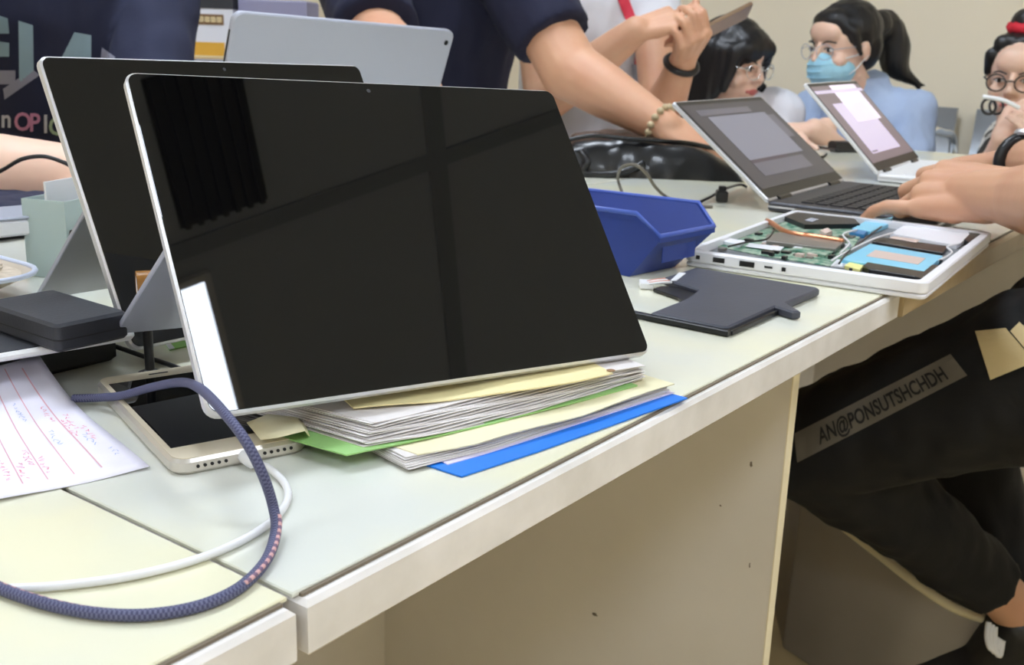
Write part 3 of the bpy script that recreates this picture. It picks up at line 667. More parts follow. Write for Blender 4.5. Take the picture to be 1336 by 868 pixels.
# clear box holding a white card
cb = thing('clear_box', 'tall clear plastic box with a white card inside, behind the rear tablet', 'box', tuple(atz(88, 352, .7503)))
c0 = atz(86, 356, .7503); bm_ = Matrix.Translation(c0) @ Matrix.Rotation(R(20), 4, 'Z')
mat('frosted', (206, 222, 218), .3, trans=.35, ior=1.2)
wl = [box(-.022, .05, -.022, -.0205, 0, .068), box(-.022, .05, .0205, .022, 0, .068), box(-.022, -.0205, -.0205, .0205, 0, .068), box(.0485, .05, -.0205, .0205, 0, .068), box(-.0205, .0485, -.0205, .0205, 0, .0015)]
for k, g_ in enumerate(wl): raw('box_wall' if k < 4 else 'box_floor', *xf(g_, bm_), MATS['frosted'], cb)
raw('white_card', *xf(box(-.012, .045, .004, .006, .002, .082), bm_), MATS['white_plastic'], cb)
raw('dark_pen', *xf(tube([(-.019, -.024, .04), (.03, -.024, .018)], .004, 8), bm_), MATS['black_plastic'], cb)
sb = thing('white_box', 'small white flat box on a dark bag beside the clear box', 'box', tuple(atz(52, 292, .785)))
raw('box_body', *xf(box(-.05, .045, -.03, .03, 0, .014, .002), Matrix.Translation(atz(56, 297, .7865)) @ Matrix.Rotation(R(-8), 4, 'Z')), MATS['white_plastic'], sb)
raw('box_lid', *xf(box(-.051, .046, -.031, .031, .0142, .017, .001), Matrix.Translation(atz(56, 297, .7865)) @ Matrix.Rotation(R(-8), 4, 'Z')), MATS['silver_matte'], sb)
db = atz(40, 318, .7503)+V((.02, .07, 0))
dg_ = fuse([box(db.x-.16, db.x+.10, db.y-.045, db.y+.10, .7535, .783)], .005, 6, .004, 25)
tag(raw('dark_pouch', *dg_, MATS['dark_navy'], None, True), 'dark navy pouch under the small white box', 'pouch')

# ---------------------------------------------------------------- people
UP = V((0, 0, 1))
def ortho(fwd, up):
    f = V(fwd).normalized(); u = (V(up)-f*V(up).dot(f)).normalized(); return f.cross(u), f, u
def hand(w, fwd, up, thumb, curls, spread=.1, sc=1.0, thumbdir=None):
    """palm, four fingers of three joints each and a thumb; up = back of the hand"""
    lat, f, u = ortho(fwd, up); lat = lat*thumb; w = V(w); pr = []
    base = [(.030, .086, .0098, (.043, .026, .020)), (.0095, .090, .0100, (.047, .029, .021)), (-.0115, .087, .0095, (.043, .027, .020)), (-.031, .079, .0085, (.034, .020, .018))]
    for k, (x, l, r, seg) in enumerate(base):
        kn = w+lat*x*sc+f*l*sc-u*.002*sc*(k in (0, 3))
        pr.append(cap(w+lat*x*.55*sc+f*.006*sc, kn, .0185*sc, r*1.3*sc)); pr.append(cap(w+lat*x*.8*sc+f*.04*sc-u*.006*sc, kn-u*.004*sc, .0135*sc, r*sc))
        d = (f+lat*(x/.03)*spread).normalized(); p = kn; an = 0
        for q, sl in enumerate(seg):
            an += R(curls[k][q]); dd = d*math.cos(an)-u*math.sin(an); e = p+dd*sl*sc
            pr.append(cap(p, e, r*(1-.08*q)*sc, r*(.93-.1*q)*sc)); p = e
    tb = w+lat*.024*sc+f*.022*sc-u*.006*sc; td = V(thumbdir).normalized() if thumbdir is not None else (f*.75+lat*.6-u*.35).normalized(); p = tb
    pr.append(cap(w+f*.01*sc, tb, .016*sc, .016*sc))
    for q, (sl, r) in enumerate(((.042, .0145), (.032, .0115), (.025, .0100))):
        e = p+td*sl*sc; pr.append(cap(p, e, r*sc, r*.88*sc)); p = e; td = (td+f*.22-lat*.05).normalized()
    return pr
def head_prims(c, fwd, up, sc):
    x, f, u = ortho(fwd, up); m = Matrix((x, f, u)).transposed()
    q = lambda a, b, d: V(c)+(x*a+f*b+u*d)*sc
    e = lambda a, b, d, rx, ry, rz: ell(q(a, b, d), (rx*sc, ry*sc, rz*sc), m)
    pr = [e(0, -.012, .028, .074, .09, .088), e(0, .012, -.035, .060, .068, .068), e(0, .046, -.088, .026, .026, .022), e(0, .055, -.055, .036, .028, .03), e(0, .06, .045, .05, .026, .035)]
    for s in (-1, 1):
        pr += [e(s*.038, .05, -.03, .024, .024, .024), e(s*.074, -.012, -.008, .008, .018, .028), cap(q(s*.034, -.01, -.075), q(s*.012, .045, -.094), .022*sc, .018*sc)]
    pr += [cap(q(0, .083, .012), q(0, .096, -.022), .007*sc, .011*sc), cap(q(-.012, .084, -.026), q(.012, .084, -.026), .009*sc, .009*sc), cap(q(0, -.02, -.06), q(0, -.04, -.16), .05*sc, .052*sc)]
    return pr, q, e
def face(root, q, e, sc, mouth=True):
    for s in (-1, 1):
        eb = raw('eye', *e(s*.031, .0735, .002, .0125, .0085, .0058), MATS['eye_white'], root, True)
        raw('iris', *e(s*.031, .0795, .002, .0055, .0035, .0056), MATS['eye_dark'], eb, True)
        raw('upper_lash', *tube(smoothpath([q(s*.017, .080, .003), q(s*.031, .0835, .0085), q(s*.046, .074, .003)], 4), .0014*sc, 6), MATS['hair_black'], root, True)
        raw('eyebrow', *tube(smoothpath([q(s*.014, .084, .018), q(s*.032, .083, .024), q(s*.05, .068, .019)], 4), [.0022*sc]*8+[.001*sc], 6), MATS['hair_black'], root, True)
    if mouth:
        raw('lips', *fuse([cap(q(-.02, .076, -.058), q(.02, .076, -.058), .005*sc, .005*sc), e(0, .081, -.055, .016, .006, .005), e(0, .08, -.062, .014, .006, .006)], .0015*sc, 3), MATS['lips'], root, True)
def glasses(root, q, sc, m, r=.0235, rad=.0014):
    g = []
    for s in (-1, 1):
        g.append(tube([q(s*.034+r*math.cos(2*math.pi*k/20), .096-.006*(math.cos(2*math.pi*k/20)*s), -.002+r*.85*math.sin(2*math.pi*k/20)) for k in range(20)], rad*sc, 6, closed=True))
        g.append(tube([q(s*(.034+r), .09, .004), q(s*.072, .06, .006), q(s*.078, -.02, .006)], rad*sc, 6))
    g.append(tube([q(-.011, .099, .002), q(0, .102, .004), q(.011, .099, .002)], rad*sc, 6))
    raw('glasses', *join(*g), m, root, True)
def arm_prims(sh, el, wr, r=(.05, .042, .027), side=None):
    return [cap(sh, el, r[0], r[1]), cap(el, V(el).lerp(V(wr), .35), r[1], r[1]*1.02), cap(V(el).lerp(V(wr), .35), wr, r[1]*1.02, r[2])]
def torso_prims(pel, chest, shl, shr, fwd, g=0, w=.165, neck=None):
    f = V(fwd).normalized(); pr = [cap(pel, V(pel).lerp(V(chest), .5), w*.95+g, w*.9+g, (f, .68)), cap(V(pel).lerp(V(chest), .5), chest, w*.9+g, w*1.02+g, (f, .66)), cap(shl, shr, .068+g, .068+g), cap(chest, (V(shl)+V(shr))*.5, w*.95+g, .09+g, (f, .68))]
    return pr
def seated_legs(root, pel, fwd, mname, g=0):
    f = V(fwd).normalized(); x = f.cross(UP); pel = V(pel); pr = [cap(pel-x*.08, pel+x*.08, .12, .12)]
    for s in (-1, 1):
        k = pel+x*s*.11+f*.38-UP*.02; an = k+f*.02-UP*(k.z-.1); pr += [cap(pel+x*s*.09, k, .085, .062), cap(k, an, .06, .048)]
        raw('shoe', *fuse([cap(an-UP*.055-f*.03, an-UP*.062+f*.14, .042, .036)], .006, 4), MATS['black_plastic'], root, True)
    raw('trousers', *fuse(pr, .009, 5, .004, 18), MATS[mname], root, True)
def stool(label, x, y, h, grp='stools around the tables'):
    t = thing('stool', label, 'stool', (x, y, 0), group=grp)
    raw('seat', *lathe([(.15, h-.04), (.16, h-.03), (.16, h-.006), (.15, h)], 24, (x, y, 0)), MATS['black_soft'], t, smooth=40)
    for k in range(4):
        a_ = R(45+90*k); raw('leg', *tube([(x+.1*math.cos(a_), y+.1*math.sin(a_), h-.04), (x+.17*math.cos(a_), y+.17*math.sin(a_), 0)], .012, 8), MATS['steel'], t, smooth=True)
    raw('foot_ring', *tube([(x+.145*math.cos(2*math.pi*k/24), y+.145*math.sin(2*math.pi*k/24), .17) for k in range(24)], .008, 8, closed=True), MATS['steel'], t, smooth=True)
    return t
def short_hair(root, e): raw('hair', *fuse([e(0, -.02, .045, .081, .095, .086), e(0, -.06, 0, .066, .05, .07)], .005, 4, .003, 60), MATS['hair_black'], root, True)
RELAX = [(15, 25, 15), (18, 28, 16), (22, 32, 18), (26, 36, 20)]
CURL = [(35, 60, 30), (45, 65, 30), (50, 70, 35), (55, 70, 35)]

# --- person in the printed shirt at the left
A = thing('person', 'person in a dark navy printed t-shirt leaning on the table at the left', 'person', tuple(P(70, 40, 1.68).xy)+(0,), group='people around the tables')
fwd = V((-.35, -.94, 0)); xr = fwd.cross(UP)
ch = P(75, 20, 1.66); pel = V((ch.x+.07, ch.y+.17, .52)); sl, sr = ch+xr*-.165+UP*.12, ch+xr*.19+UP*.12
el1, wr1 = P(-85, 225, 1.22), P(150, 222, 1.25); el1.z = .80; wr1.z = .79
el2, wr2 = P(190, 190, 1.55), P(150, 250, 1.25); el2.z = .80; wr2.z = .78
hp_, q, e = head_prims(ch+UP*.36-V((0, .06, 0)), fwd-UP*.4, UP, 1.0)
bodyp = hp_+torso_prims(pel, ch, sl, sr, fwd, -.02)+arm_prims(sr, el1, wr1, (.05, .045, .034))+arm_prims(sl, el2, wr2, (.05, .045, .032))
bodyp += hand(wr1, wr1-el1, UP, 1, RELAX)+hand(wr2, V((-.8, -.5, 0)), UP, -1, RELAX)
raw('body', *fuse(bodyp, .005, 4), MATS['skin_pale'], A, True); face(A, q, e, 1.0); short_hair(A, e)
sg = fuse(torso_prims(pel, ch, sl, sr, fwd, .012, .175)+[cap(sr, sr.lerp(el1, .80), .078, .070, flat=True), cap(sr, sr.lerp(el1, .5), .08, .075), cap(sl, sl.lerp(el2, .93), .066, .06, flat=True), cap(V(ch)+UP*.1, V(ch)+UP*.2, .08, .07)], .006, 5, .006, 16, .5)
raw('t_shirt', *sg, MATS['dark_navy'], A, True); SHIRT_A = sg
seated_legs(A, pel, fwd, 'dark_trousers'); stool('low stool under the person in the printed shirt', pel.x, pel.y, .42)
mat('print_blue', (150, 176, 188), .8); mat('print_pink', (206, 140, 172), .8); mat('print_white', (206, 204, 212), .8); mat('print_green', (170, 190, 160), .8); mat('print_grey', (150, 150, 168), .8)
for nm, pl_, m_ in (('chest_print', ((24, 27), (43, 33), (44, 92), (25, 108)), 'print_blue'), ('chest_print', ((-2, 20), (10, 24), (12, 44), (-2, 44)), 'print_blue'), ('chest_print', ((-2, 54), (12, 56), (12, 74), (-2, 74)), 'print_blue'),
                  ('chest_print', ((97, 42), (119, 46), (119, 76), (80, 76)), 'print_blue'), ('chest_print', ((133, 62), (150, 74), (150, 78), (131, 78)), 'print_grey'), ('chest_print', ((-2, 92), (20, 92), (20, 110), (-2, 110)), 'print_grey'), ('chest_print', ((4, 116), (42, 90), (52, 98), (6, 130)), 'print_grey')):
    v_, f_ = grid2(*pl_, 8, 8); decal(nm, sg, v_, f_, MATS[m_], A, .002)
for chv, u0, v0, m_ in (('n', 1, 166, 'print_white'), ('O', 18, 170, 'print_pink'), ('P', 38, 171, 'print_pink'), ('I', 56, 173, 'print_white'), ('C', 63, 176, 'print_green')):
    tv, tfc = text_geo(chv, 33, .7); decal('hem_letter', sg, [(u0+v.x*.85, v0-v.y) for v in tv], tfc, MATS[m_], A, .003)
tag(raw('earphone_cable', *tube(smoothpath([P(-20, 232, 1.14), P(3, 222, 1.13), P(28, 208, 1.12), P(55, 204, 1.12), P(78, 210, 1.12), P(97, 220, 1.13), P(110, 235, 1.15)], 8), .0022, 8), MATS['black_plastic'], None, True), 'thin black cable arching over the forearm at the left', 'cable')

# --- person in the plain navy t-shirt
B = thing('person', 'person in a plain navy t-shirt reaching one bare arm to the black bag', 'person', tuple(P(570, 60, 2.15).xy)+(0,), group='people around the tables')
fwd = V((-.5, -.86, 0)); xr = fwd.cross(UP)
ch = P(560, 10, 2.12); pel = V((ch.x+.06, ch.y+.10, .52)); sr, sl = P(455, -75, 2.08), P(668, -45, 2.02)
elL, wrL = P(744, 92, 1.95), P(868, 166, 1.86)
elR, wrR = P(492, 48, 1.86), P(550, 120, 1.66)
hp_, q, e = head_prims(ch+UP*.40-V((.05, .08, 0)), fwd-UP*.5, UP, 1.0)
bodyp = hp_+torso_prims(pel, ch, sl, sr, fwd, -.02)+[cap(sl, elL, .055, .056), cap(elL, elL.lerp(wrL, .4), .055, .048), cap(elL.lerp(wrL, .4), wrL, .048, .03)]+arm_prims(sr, elR, wrR, (.055, .052, .034))
bodyp += hand(wrL, (wrL-elL)*.6+RT*.1-UP*.03, UP*.8-FW*.5, -1, RELAX, sc=.95)+hand(wrR, V((-.3, -.7, -.5)), UP, 1, RELAX)
raw('body', *fuse(bodyp, .0045, 5), MATS['skin'], B, True); face(B, q, e, 1.0); short_hair(B, e)
tor = torso_prims(pel, ch, sl, sr, fwd, .012, .178)
raw('t_shirt', *fuse(tor+[cap(sl, sl.lerp(elL, .72), .085, .076, flat=True), cap(sl, sl.lerp(elL, .3), .085, .082), cap(sr, sr.lerp(elR, .97), .088, .078, flat=True), cap(sr, sr.lerp(elR, .3), .085, .08), cap(V(ch)+UP*.1, V(ch)+UP*.2, .08, .07)], .007, 5, .006, 16, .5), MATS['navy'], B, True)
mat('bead', (196, 176, 140), .3)
bw = (wrL-elL).normalized(); bx, bf_, bu = ortho(bw, UP)
for k in range(14): a_ = 2*math.pi*k/14; raw('bracelet_bead', *ell(wrL-bw*.012+(bx*math.cos(a_)+bu*math.sin(a_))*.0325, (.0065,)*3, n=10), MATS['bead'], B, True)
seated_legs(B, pel, fwd, 'dark_trousers'); stool('low stool under the person in the plain navy shirt', pel.x, pel.y, .42)

# --- person in white holding a phone
C = thing('person', 'person in a white shirt with a red lanyard holding up a phone', 'person', tuple(P(770, 60, 2.6).xy)+(0,), group='people around the tables')
fwd = V((-.6, -.8, 0)); xr = fwd.cross(UP)
ch = P(768, 20, 2.55); pel = V((ch.x+.04, ch.y+.06, .52)); sr, sl = P(690, -55, 2.55), P(842, -60, 2.55)
elR, wrR = P(712, 132, 2.38), P(830, 40, 2.26); elL, wrL = P(862, 152, 2.45), P(893, 74, 2.33)
BV = lambda a, b, c: RT*a+FW*b+UP*c
hp_, q, e = head_prims(ch+UP*.38-V((.06, .08, 0)), fwd-UP*.6, UP, 1.0)
bodyp = hp_+torso_prims(pel, ch, sl, sr, fwd, -.02)+arm_prims(sr, elR, wrR, (.05, .048, .031))+arm_prims(sl, elL, wrL, (.05, .043, .029))
bodyp += hand(wrR, RT*.85+UP*.32+FW*.05, UP*.75-FW*.6-RT*.2, -1, [(60, 50, 25), (65, 70, 30), (65, 75, 35), (70, 75, 35)], sc=.92)
bodyp += hand(wrL, BV(.1, -.9, .42), BV(.489, -.357, -.765), 1, [(58, 62, 25), (60, 62, 25), (62, 64, 25), (64, 66, 25)], .2, 1.0, thumbdir=BV(-.1, -.25, .8))
raw('body', *fuse(bodyp, .004, 4), MATS['skin'], C, True); face(C, q, e, 1.0); short_hair(C, e)
tor = torso_prims(pel, ch, sl, sr, fwd, .008, .158)
cgeo = fuse(tor+[cap(sr, sr.lerp(elR, .55), .075, .07, flat=True), cap(sl, sl.lerp(elL, .5), .075, .072, flat=True), cap(V(ch)+UP*.1, V(ch)+UP*.18, .08, .07)], .007, 5, .006, 16, .5)
raw('white_shirt', *cgeo, MATS['white_cloth'], C, True)
mat('lanyard_red', (226, 60, 84), .6)
for pl_ in (((803, -8), (818, -8), (843, 58), (830, 62)), ((830, 56), (843, 56), (834, 106), (826, 106))):
    v_, f_ = grid2(pl_[0], pl_[3], pl_[2], pl_[1], 24, 6); decal('lanyard', cgeo, v_, f_, MATS['lanyard_red'], C, .004)
v_, f_ = grid2((824, 84), (836, 84), (838, 118), (828, 118), 4, 4); decal('badge', cgeo, v_, f_, MATS['silver_matte'], C, .006)
wx, wf, wu = ortho(wrL-elL, UP)
raw('watch_strap', *tube([wrL-wf*.02+(wx*math.cos(2*math.pi*k/24)*1.05+wu*math.sin(2*math.pi*k/24))*.0335 for k in range(24)], .0075, 8, closed=True), MATS['black_plastic'], C, True)
seated_legs(C, pel, fwd, 'dark_trousers'); stool('low stool under the person in the white shirt', pel.x, pel.y, .42)
lx = BV(.85, .2, .45).normalized(); ly = BV(.0, .9, -.42).normalized(); ly = (ly-lx*ly.dot(lx)).normalized(); pc = P(938, 33, 2.285)
mat('phone_brown', (150, 124, 100), .3, metal=.4)
hpn = thing('smartphone', 'bronze smartphone held up by the person in white', 'phone', mtx=frame(pc, lx, ly))
raw('phone_body', *prism(rrect(-.076, .076, -.036, .036, .009), -.004, .004, .0015), MATS['phone_brown'], hpn, smooth=35, local=True)
raw('screen', *prism(rrect(-.073, .073, -.033, .033, .007), .004, .0044), MATS['screen_glass'], hpn, local=True)

# --- women at the table end
def look(u, deg, dn):
    k = ray(u, 60); k = V((k.x, k.y, 0)).normalized(); a_ = R(deg); t_ = -k; r_ = V((k.y, -k.x, 0)); return t_*math.cos(a_)+r_*math.sin(a_)-UP*dn
def woman(label, c, fwd, up, sc, torsoc, tf_, shirt, sw=.15):
    root = thing('person', label, 'person', (torsoc.x, torsoc.y, 0), group='people around the tables')
    hp_, q, e = head_prims(c, fwd, up, sc); xr = V(tf_).cross(UP).normalized()
    pel = V((torsoc.x-V(tf_).x*.12, torsoc.y-V(tf_).y*.12, .47)); sl, sr = torsoc-xr*sw+UP*.06, torsoc+xr*sw+UP*.06
    return root, hp_, q, e, pel, sl, sr, xr
# long hair, glasses, white top
tf_ = V((-.95, -.3, 0)).normalized(); tc = P(948, 178, 2.85); hc = P(958, 84, 2.72)
D, hp_, q, e, pel, sl, sr, xr = woman('woman with long black hair and glasses in a white top, looking right', hc, look(958, 52, .16), UP, .93, tc, tf_, None, .125)
elL, elR = sl+V((-.12, -.02, -.21)), sr+V((-.12, .04, -.21)); wl_, wr_ = P(1010, 196, 2.42), P(905, 196, 2.4); wl_.z = wr_.z = .785
hp_ += [cap(hc+UP*-.06-tf_*.03, tc+UP*.06, .05, .055)]+torso_prims(pel, tc, sl, sr, tf_, -.022, .14)+arm_prims(sl, elL, wl_, (.042, .036, .024))+arm_prims(sr, elR, wr_, (.042, .036, .024))+hand(wl_, V((-.6, -.5, 0)), UP, -1, RELAX, sc=.9)+hand(wr_, V((-.8, .3, 0)), UP, 1, RELAX, sc=.9)
raw('body', *fuse(hp_, .0042, 4), MATS['skin_pale'], D, True); face(D, q, e, .93); glasses(D, q, .93, MATS['chrome'])
raw('white_top', *fuse(torso_prims(pel, tc, sl, sr, tf_, .006, .145)+[cap(sl, sl.lerp(elL, .6), .068, .064, flat=True), cap(sr, sr.lerp(elR, .6), .068, .064, flat=True)], .006, 5, .005, 20, .5), MATS['white_cloth'], D, True)
for s, dlt in ((sl, .75), (sr, .75)):
    p0 = s.lerp(tc+UP*.06, .35); raw('strap', *tube(smoothpath([p0+V(-tf_)*.09-UP*.05, p0+UP*.072, p0+tf_*.09-UP*.02, p0+tf_*.11-UP*.12], 6), .011, 8), MATS['black_cloth'], D, True)
hair = [e(0, -.022, .042, .088, .102, .088), e(0, -.045, -.02, .086, .07, .1), e(0, .03, .062, .07, .058, .046), cap(q(-.045, .06, .052), q(.045, .06, .052), .026, .026), cap(q(-.035, .066, .036), q(.035, .066, .036), .017, .017)]
for s in (-1, 1):
    for t_ in range(5): y_ = .045-.024*t_; hair.append(cap(q(s*(.066+.004*t_), y_, .04), q(s*(.074+.006*t_), y_-.006, (-.058, -.075, -.13, -.175, -.19)[t_]), .022+.002*t_, (.011, .014, .02, .022, .022)[t_]))
    hair += [cap(q(s*.05, -.07, -.05), q(s*.075, -.085, -.2), .045, .022), cap(q(s*.07, -.07, -.16), q(s*.13, -.11, -.215), .022, .006)]
hair += [cap(q(0, -.08, -.04), q(0, -.095, -.2), .065, .045)]
raw('hair', *fuse(hair, .0042, 9, .0022, 40, .2), MATS['hair_black'], D, True)
seated_legs(D, pel, tf_, 'dark_trousers'); stool('low stool under the woman with long hair', pel.x, pel.y, .38)
# mask, ponytail, pale blue shirt
tf_ = V((-.97, -.05, 0)).normalized(); tc = P(1124, 176, 2.86); hc = P(1098, 62, 2.75)
E_, hp_, q, e, pel, sl, sr, xr = woman('woman in a pale blue shirt and blue face mask with a ponytail', hc, look(1098, -44, .12), UP, .95, tc, tf_, None, .125)
elL, elR = sl+V((-.11, -.03, -.22)), sr+V((-.11, .04, -.22)); wl_, wr_ = P(1060, 190, 2.45), P(1075, 186, 2.5); wl_.z = wr_.z = .785
hp_ += [cap(hc-UP*.06+V((.03, 0, 0)), tc+UP*.06, .05, .055)]+torso_prims(pel, tc, sl, sr, tf_, -.022, .15)+arm_prims(sl, elL, wl_, (.042, .036, .026))+arm_prims(sr, elR, wr_, (.042, .036, .026))+hand(wl_, V((-.3, .8, 0)), UP, -1, RELAX, sc=.9)+hand(wr_, V((-.6, .5, 0)), UP, 1, RELAX, sc=.9)
raw('body', *fuse(hp_, .0042, 4), MATS['skin_pale'], E_, True); face(E_, q, e, .95, False); glasses(E_, q, .95, MATS['silver_matte'], rad=.001)
raw('blue_shirt', *fuse(torso_prims(pel, tc, sl, sr, tf_, -.002, .145)+[cap(sl, elL, .066, .058, flat=True), cap(sr, elR, .066, .058, flat=True), cap(elL, elL.lerp(wl_, .5), .058, .05, flat=True), cap(elR, elR.lerp(wr_, .5), .058, .05, flat=True), cap(elL, elL, .06, .06), cap(elR, elR, .06, .06), cap(tc+UP*.09, tc+UP*.155-V((.01, 0, 0)), .072, .056, flat=True)], .006, 4, .008, 20, .6), MATS['blue_cloth'], E_, True)
mat('mask_blue', (158, 210, 232), .7, rgb2=(168, 216, 236), nscale=30)
mk = raw('face_mask', *fuse([e(0, .034, -.055, .066, .062, .05), e(0, .062, -.05, .048, .046, .046), e(0, .08, -.03, .02, .026, .026), e(0, .052, -.084, .042, .042, .026)], .0035, 5), MATS['mask_blue'], E_, True)
for s in (-1, 1):
    for z in (-.025, -.078): raw('ear_loop', *tube([q(s*.052, .055, z), q(s*.07, .02, z*.7), q(s*.08, -.015, -.008 if z > -.05 else -.02)], .0016, 6), MATS['white_plastic'], mk, True)
for z in (-.035, -.052, -.068): raw('pleat', *tube(smoothpath([q(-.048, .066, z), q(-.025, .1, z), q(0, .108, z), q(.025, .1, z), q(.048, .066, z)], 5), .0016, 6), MATS['mask_blue'], mk, True)
hair = [e(0, -.026, .044, .084, .098, .082), e(0, -.06, .0, .078, .052, .075), e(0, .026, .072, .064, .05, .035), cap(q(0, -.1, .045), q(0, -.135, .05), .034, .036)]
for s in (-1, 1): hair += [cap(q(s*.03, .05, .078), q(s*.072, .028, .04), .016, .012), cap(q(s*.07, .028, .045), q(s*.079, .01, -.015), .013, .006)]
raw('hair', *fuse(hair, .004, 7, .002, 40, .3), MATS['hair_black'], E_, True)
pt = smoothpath([P(1138, 42, 2.86), P(1152, 34, 2.90), P(1164, 56, 2.92), P(1168, 84, 2.92), P(1180, 98, 2.92), P(1196, 108, 2.92), P(1207, 112, 2.92)], 5)
rr_ = [.030, .034, .038, .041, .043, .045, .046, .047, .047, .046, .046, .045, .043, .041, .039, .036, .032, .029, .026, .023, .02, .018, .016, .014, .012, .010, .008, .006, .005, .004, .003]
raw('ponytail', *fuse([cap(pt[i], pt[i+1], rr_[i], rr_[i+1]) for i in range(len(pt)-1)]+[cap(pt[24], P(1200, 118, 2.92), .012, .003)],   .0042, 5, .003, 40, .3), MATS['hair_black'], E_, True)
raw('hair_tie', *tube([P(1138+9*math.cos(t_*.5), 42+14*math.sin(t_*.5), 2.86+.02*math.cos(t_*.5)) for t_ in range(12)], .004, 6), MATS['black_plastic'], E_, True)
seated_legs(E_, pel, tf_, 'dark_trousers'); stool('low stool under the woman in the face mask', pel.x, pel.y, .38)
# red hair band, at the right edge
tf_ = V((-.98, -.15, 0)).normalized(); tc = P(1382, 222, 2.8); hc = P(1331, 102, 2.52)
F_, hp_, q, e, pel, sl, sr, xr = woman('woman with a red hair band and round glasses at the right edge, chin on hand', hc, look(1331, -12, .1), UP, .93, tc, tf_, None, .125)
elL, elR = P(1400, 232, 2.4), P(1300, 222, 2.42); wl_, wr_ = P(1380, 205, 2.3), P(1308, 182, 2.36)
hp_ += [cap(hc-UP*.06+V((.02, 0, 0)), tc+UP*.06, .05, .055)]+torso_prims(pel, tc, sl, sr, tf_, -.022, .14)+arm_prims(sl, elL, wl_, (.04, .034, .023))+arm_prims(sr, elR, wr_, (.04, .036, .024))
hp_ += hand(wl_, UP*.7-RT*.55, -FW, -1, [(20, 40, 20), (25, 45, 20), (30, 50, 25), (35, 50, 25)], .1, .85)+hand(wr_, UP*.8+RT*.35, -FW*.7-RT*.6, 1, [(30, 50, 25), (40, 55, 25), (45, 60, 30), (50, 60, 30)], .1, .8)
raw('body', *fuse(hp_, .0042, 4), MATS['skin_pale'], F_, True); face(F_, q, e, .93); glasses(F_, q, .93, MATS['black_plastic'], .024, .002)
mat('patterned', (232, 228, 222), .85, rgb2=(60, 58, 56), nscale=38, nsharp=.06, detail=1)
raw('patterned_top', *fuse(torso_prims(pel, tc, sl, sr, tf_, .006, .145)+[cap(sl, sl.lerp(elL, .6), .066, .062, flat=True), cap(sr, sr.lerp(elR, .6), .066, .062, flat=True)], .006, 5, .005, 20, .5), MATS['patterned'], F_, True)
hair = [e(0, -.028, .046, .083, .092, .078), e(0, -.06, .0, .075, .05, .07), cap(q(-.045, .028, .088), q(.045, .028, .088), .02, .02), e(0, -.03, .135, .045, .045, .035)]
for s in (-1, 1): hair += [cap(q(s*.068, .03, .06), q(s*.078, .014, .01), .014, .007)]
raw('hair', *fuse(hair, .0042, 4, .003, 55, .3), MATS['hair_black'], F_, True)
mat('band_red', (206, 32, 52), .7, bump=.4, bscale=80)
raw('hair_band', *tube([q(.04*math.cos(2*math.pi*k/20), -.03+.04*math.sin(2*math.pi*k/20), .122+.003*math.sin(k*2.5)) for k in range(20)], .014, 8, closed=True), MATS['band_red'], F_, True)
seated_legs(F_, pel, tf_, 'dark_trousers'); stool('low stool under the woman with the red hair band', pel.x, pel.y, .38)
eg = thing('spare_glasses', 'spare pair of glasses with a white arm held by the woman at the right edge', 'glasses', tuple(P(1300, 135, 2.3)))
raw('white_arm', *tube(smoothpath([P(1282, 126, 2.3), P(1296, 128, 2.29), P(1312, 132, 2.28), P(1330, 141, 2.28)], 6), .0045, 8), MATS['white_plastic'], eg, True)
for u0 in (1290, 1300): raw('lens_rim', *tube([P(u0+9*math.cos(2*math.pi*k/20), 139+10*math.sin(2*math.pi*k/20), 2.31+(u0-1290)*.006) for k in range(20)], .003, 6, closed=True), MATS['black_plastic'], eg, True)

# --- person typing at the right
G = thing('person', 'person in black trousers with a lettered strip, typing on the dark laptop', 'person', (1.4, 0, 0), group='people around the tables')
fwd = V((0, 1, 0)); ch = V((1.43, -.08, .93)); pel = V((1.42, -.12, .6)); sl, sr = V((1.235, -.02, 1.08)), V((1.63, -.02, 1.08))
wL, eL = P(1308, 256, 1.225), P(1446, 268, 1.0); tipL = P(1160, 238, 1.35)
wR, eR = P(1322, 211, 1.50), P(1440, 214, 1.28); tipR = P(1222, 218, 1.62)
hp_, q, e = head_prims(V((1.43, .03, 1.33)), V((0, .9, -.45)), UP, 1.0)
core = hp_+torso_prims(pel, ch, sl, sr, fwd, -.02)+[cap(sl, eL, .05, .045), cap(sr, eR, .05, .045)]
fine = [cap(eL, eL.lerp(wL, .45), .050, .044), cap(eL.lerp(wL, .45), wL, .044, .031), cap(eR, eR.lerp(wR, .45), .045, .04), cap(eR.lerp(wR, .45), wR, .04, .028)]
fine += [cap(eL.lerp(wL, .72), wL+(tipL-wL).normalized()*.05, .036, .024)]
fine += hand(wL, tipL-wL, UP*.60-FW*.80, 1, [(24, 46, 24), (28, 52, 26), (34, 56, 26), (-6, 24, 20)], .22, 1.13)
fine += hand(wR, tipR-wR, UP*.9-FW*.1, -1, [(25, 40, 22), (30, 42, 24), (32, 44, 26), (26, 34, 20)], .14, 1.0)
ankL, kneeL, hipL = V((1.50, .235, .235)), V((1.245, .45, .482)), V((1.31, -.05, .69)); midL = V((1.277, .2, .622))
ankR, kneeR, hipR = V((1.68, .27, .2)), V((1.64, .385, .49)), V((1.52, -.05, .64))
core += [cap(kneeL, ankL, .045, .034), cap(ankL, ankL+V((.03, -.03, -.05)), .034, .032), cap(kneeR, ankR, .045, .034), cap(hipL, kneeL, .06, .05), cap(hipR, kneeR, .06, .05)]
raw('body', *join(fuse(fine, .0026, 5), fuse(core, .006, 4)), MATS['skin'], G, True); face(G, q, e, 1.0); short_hair(G, e)
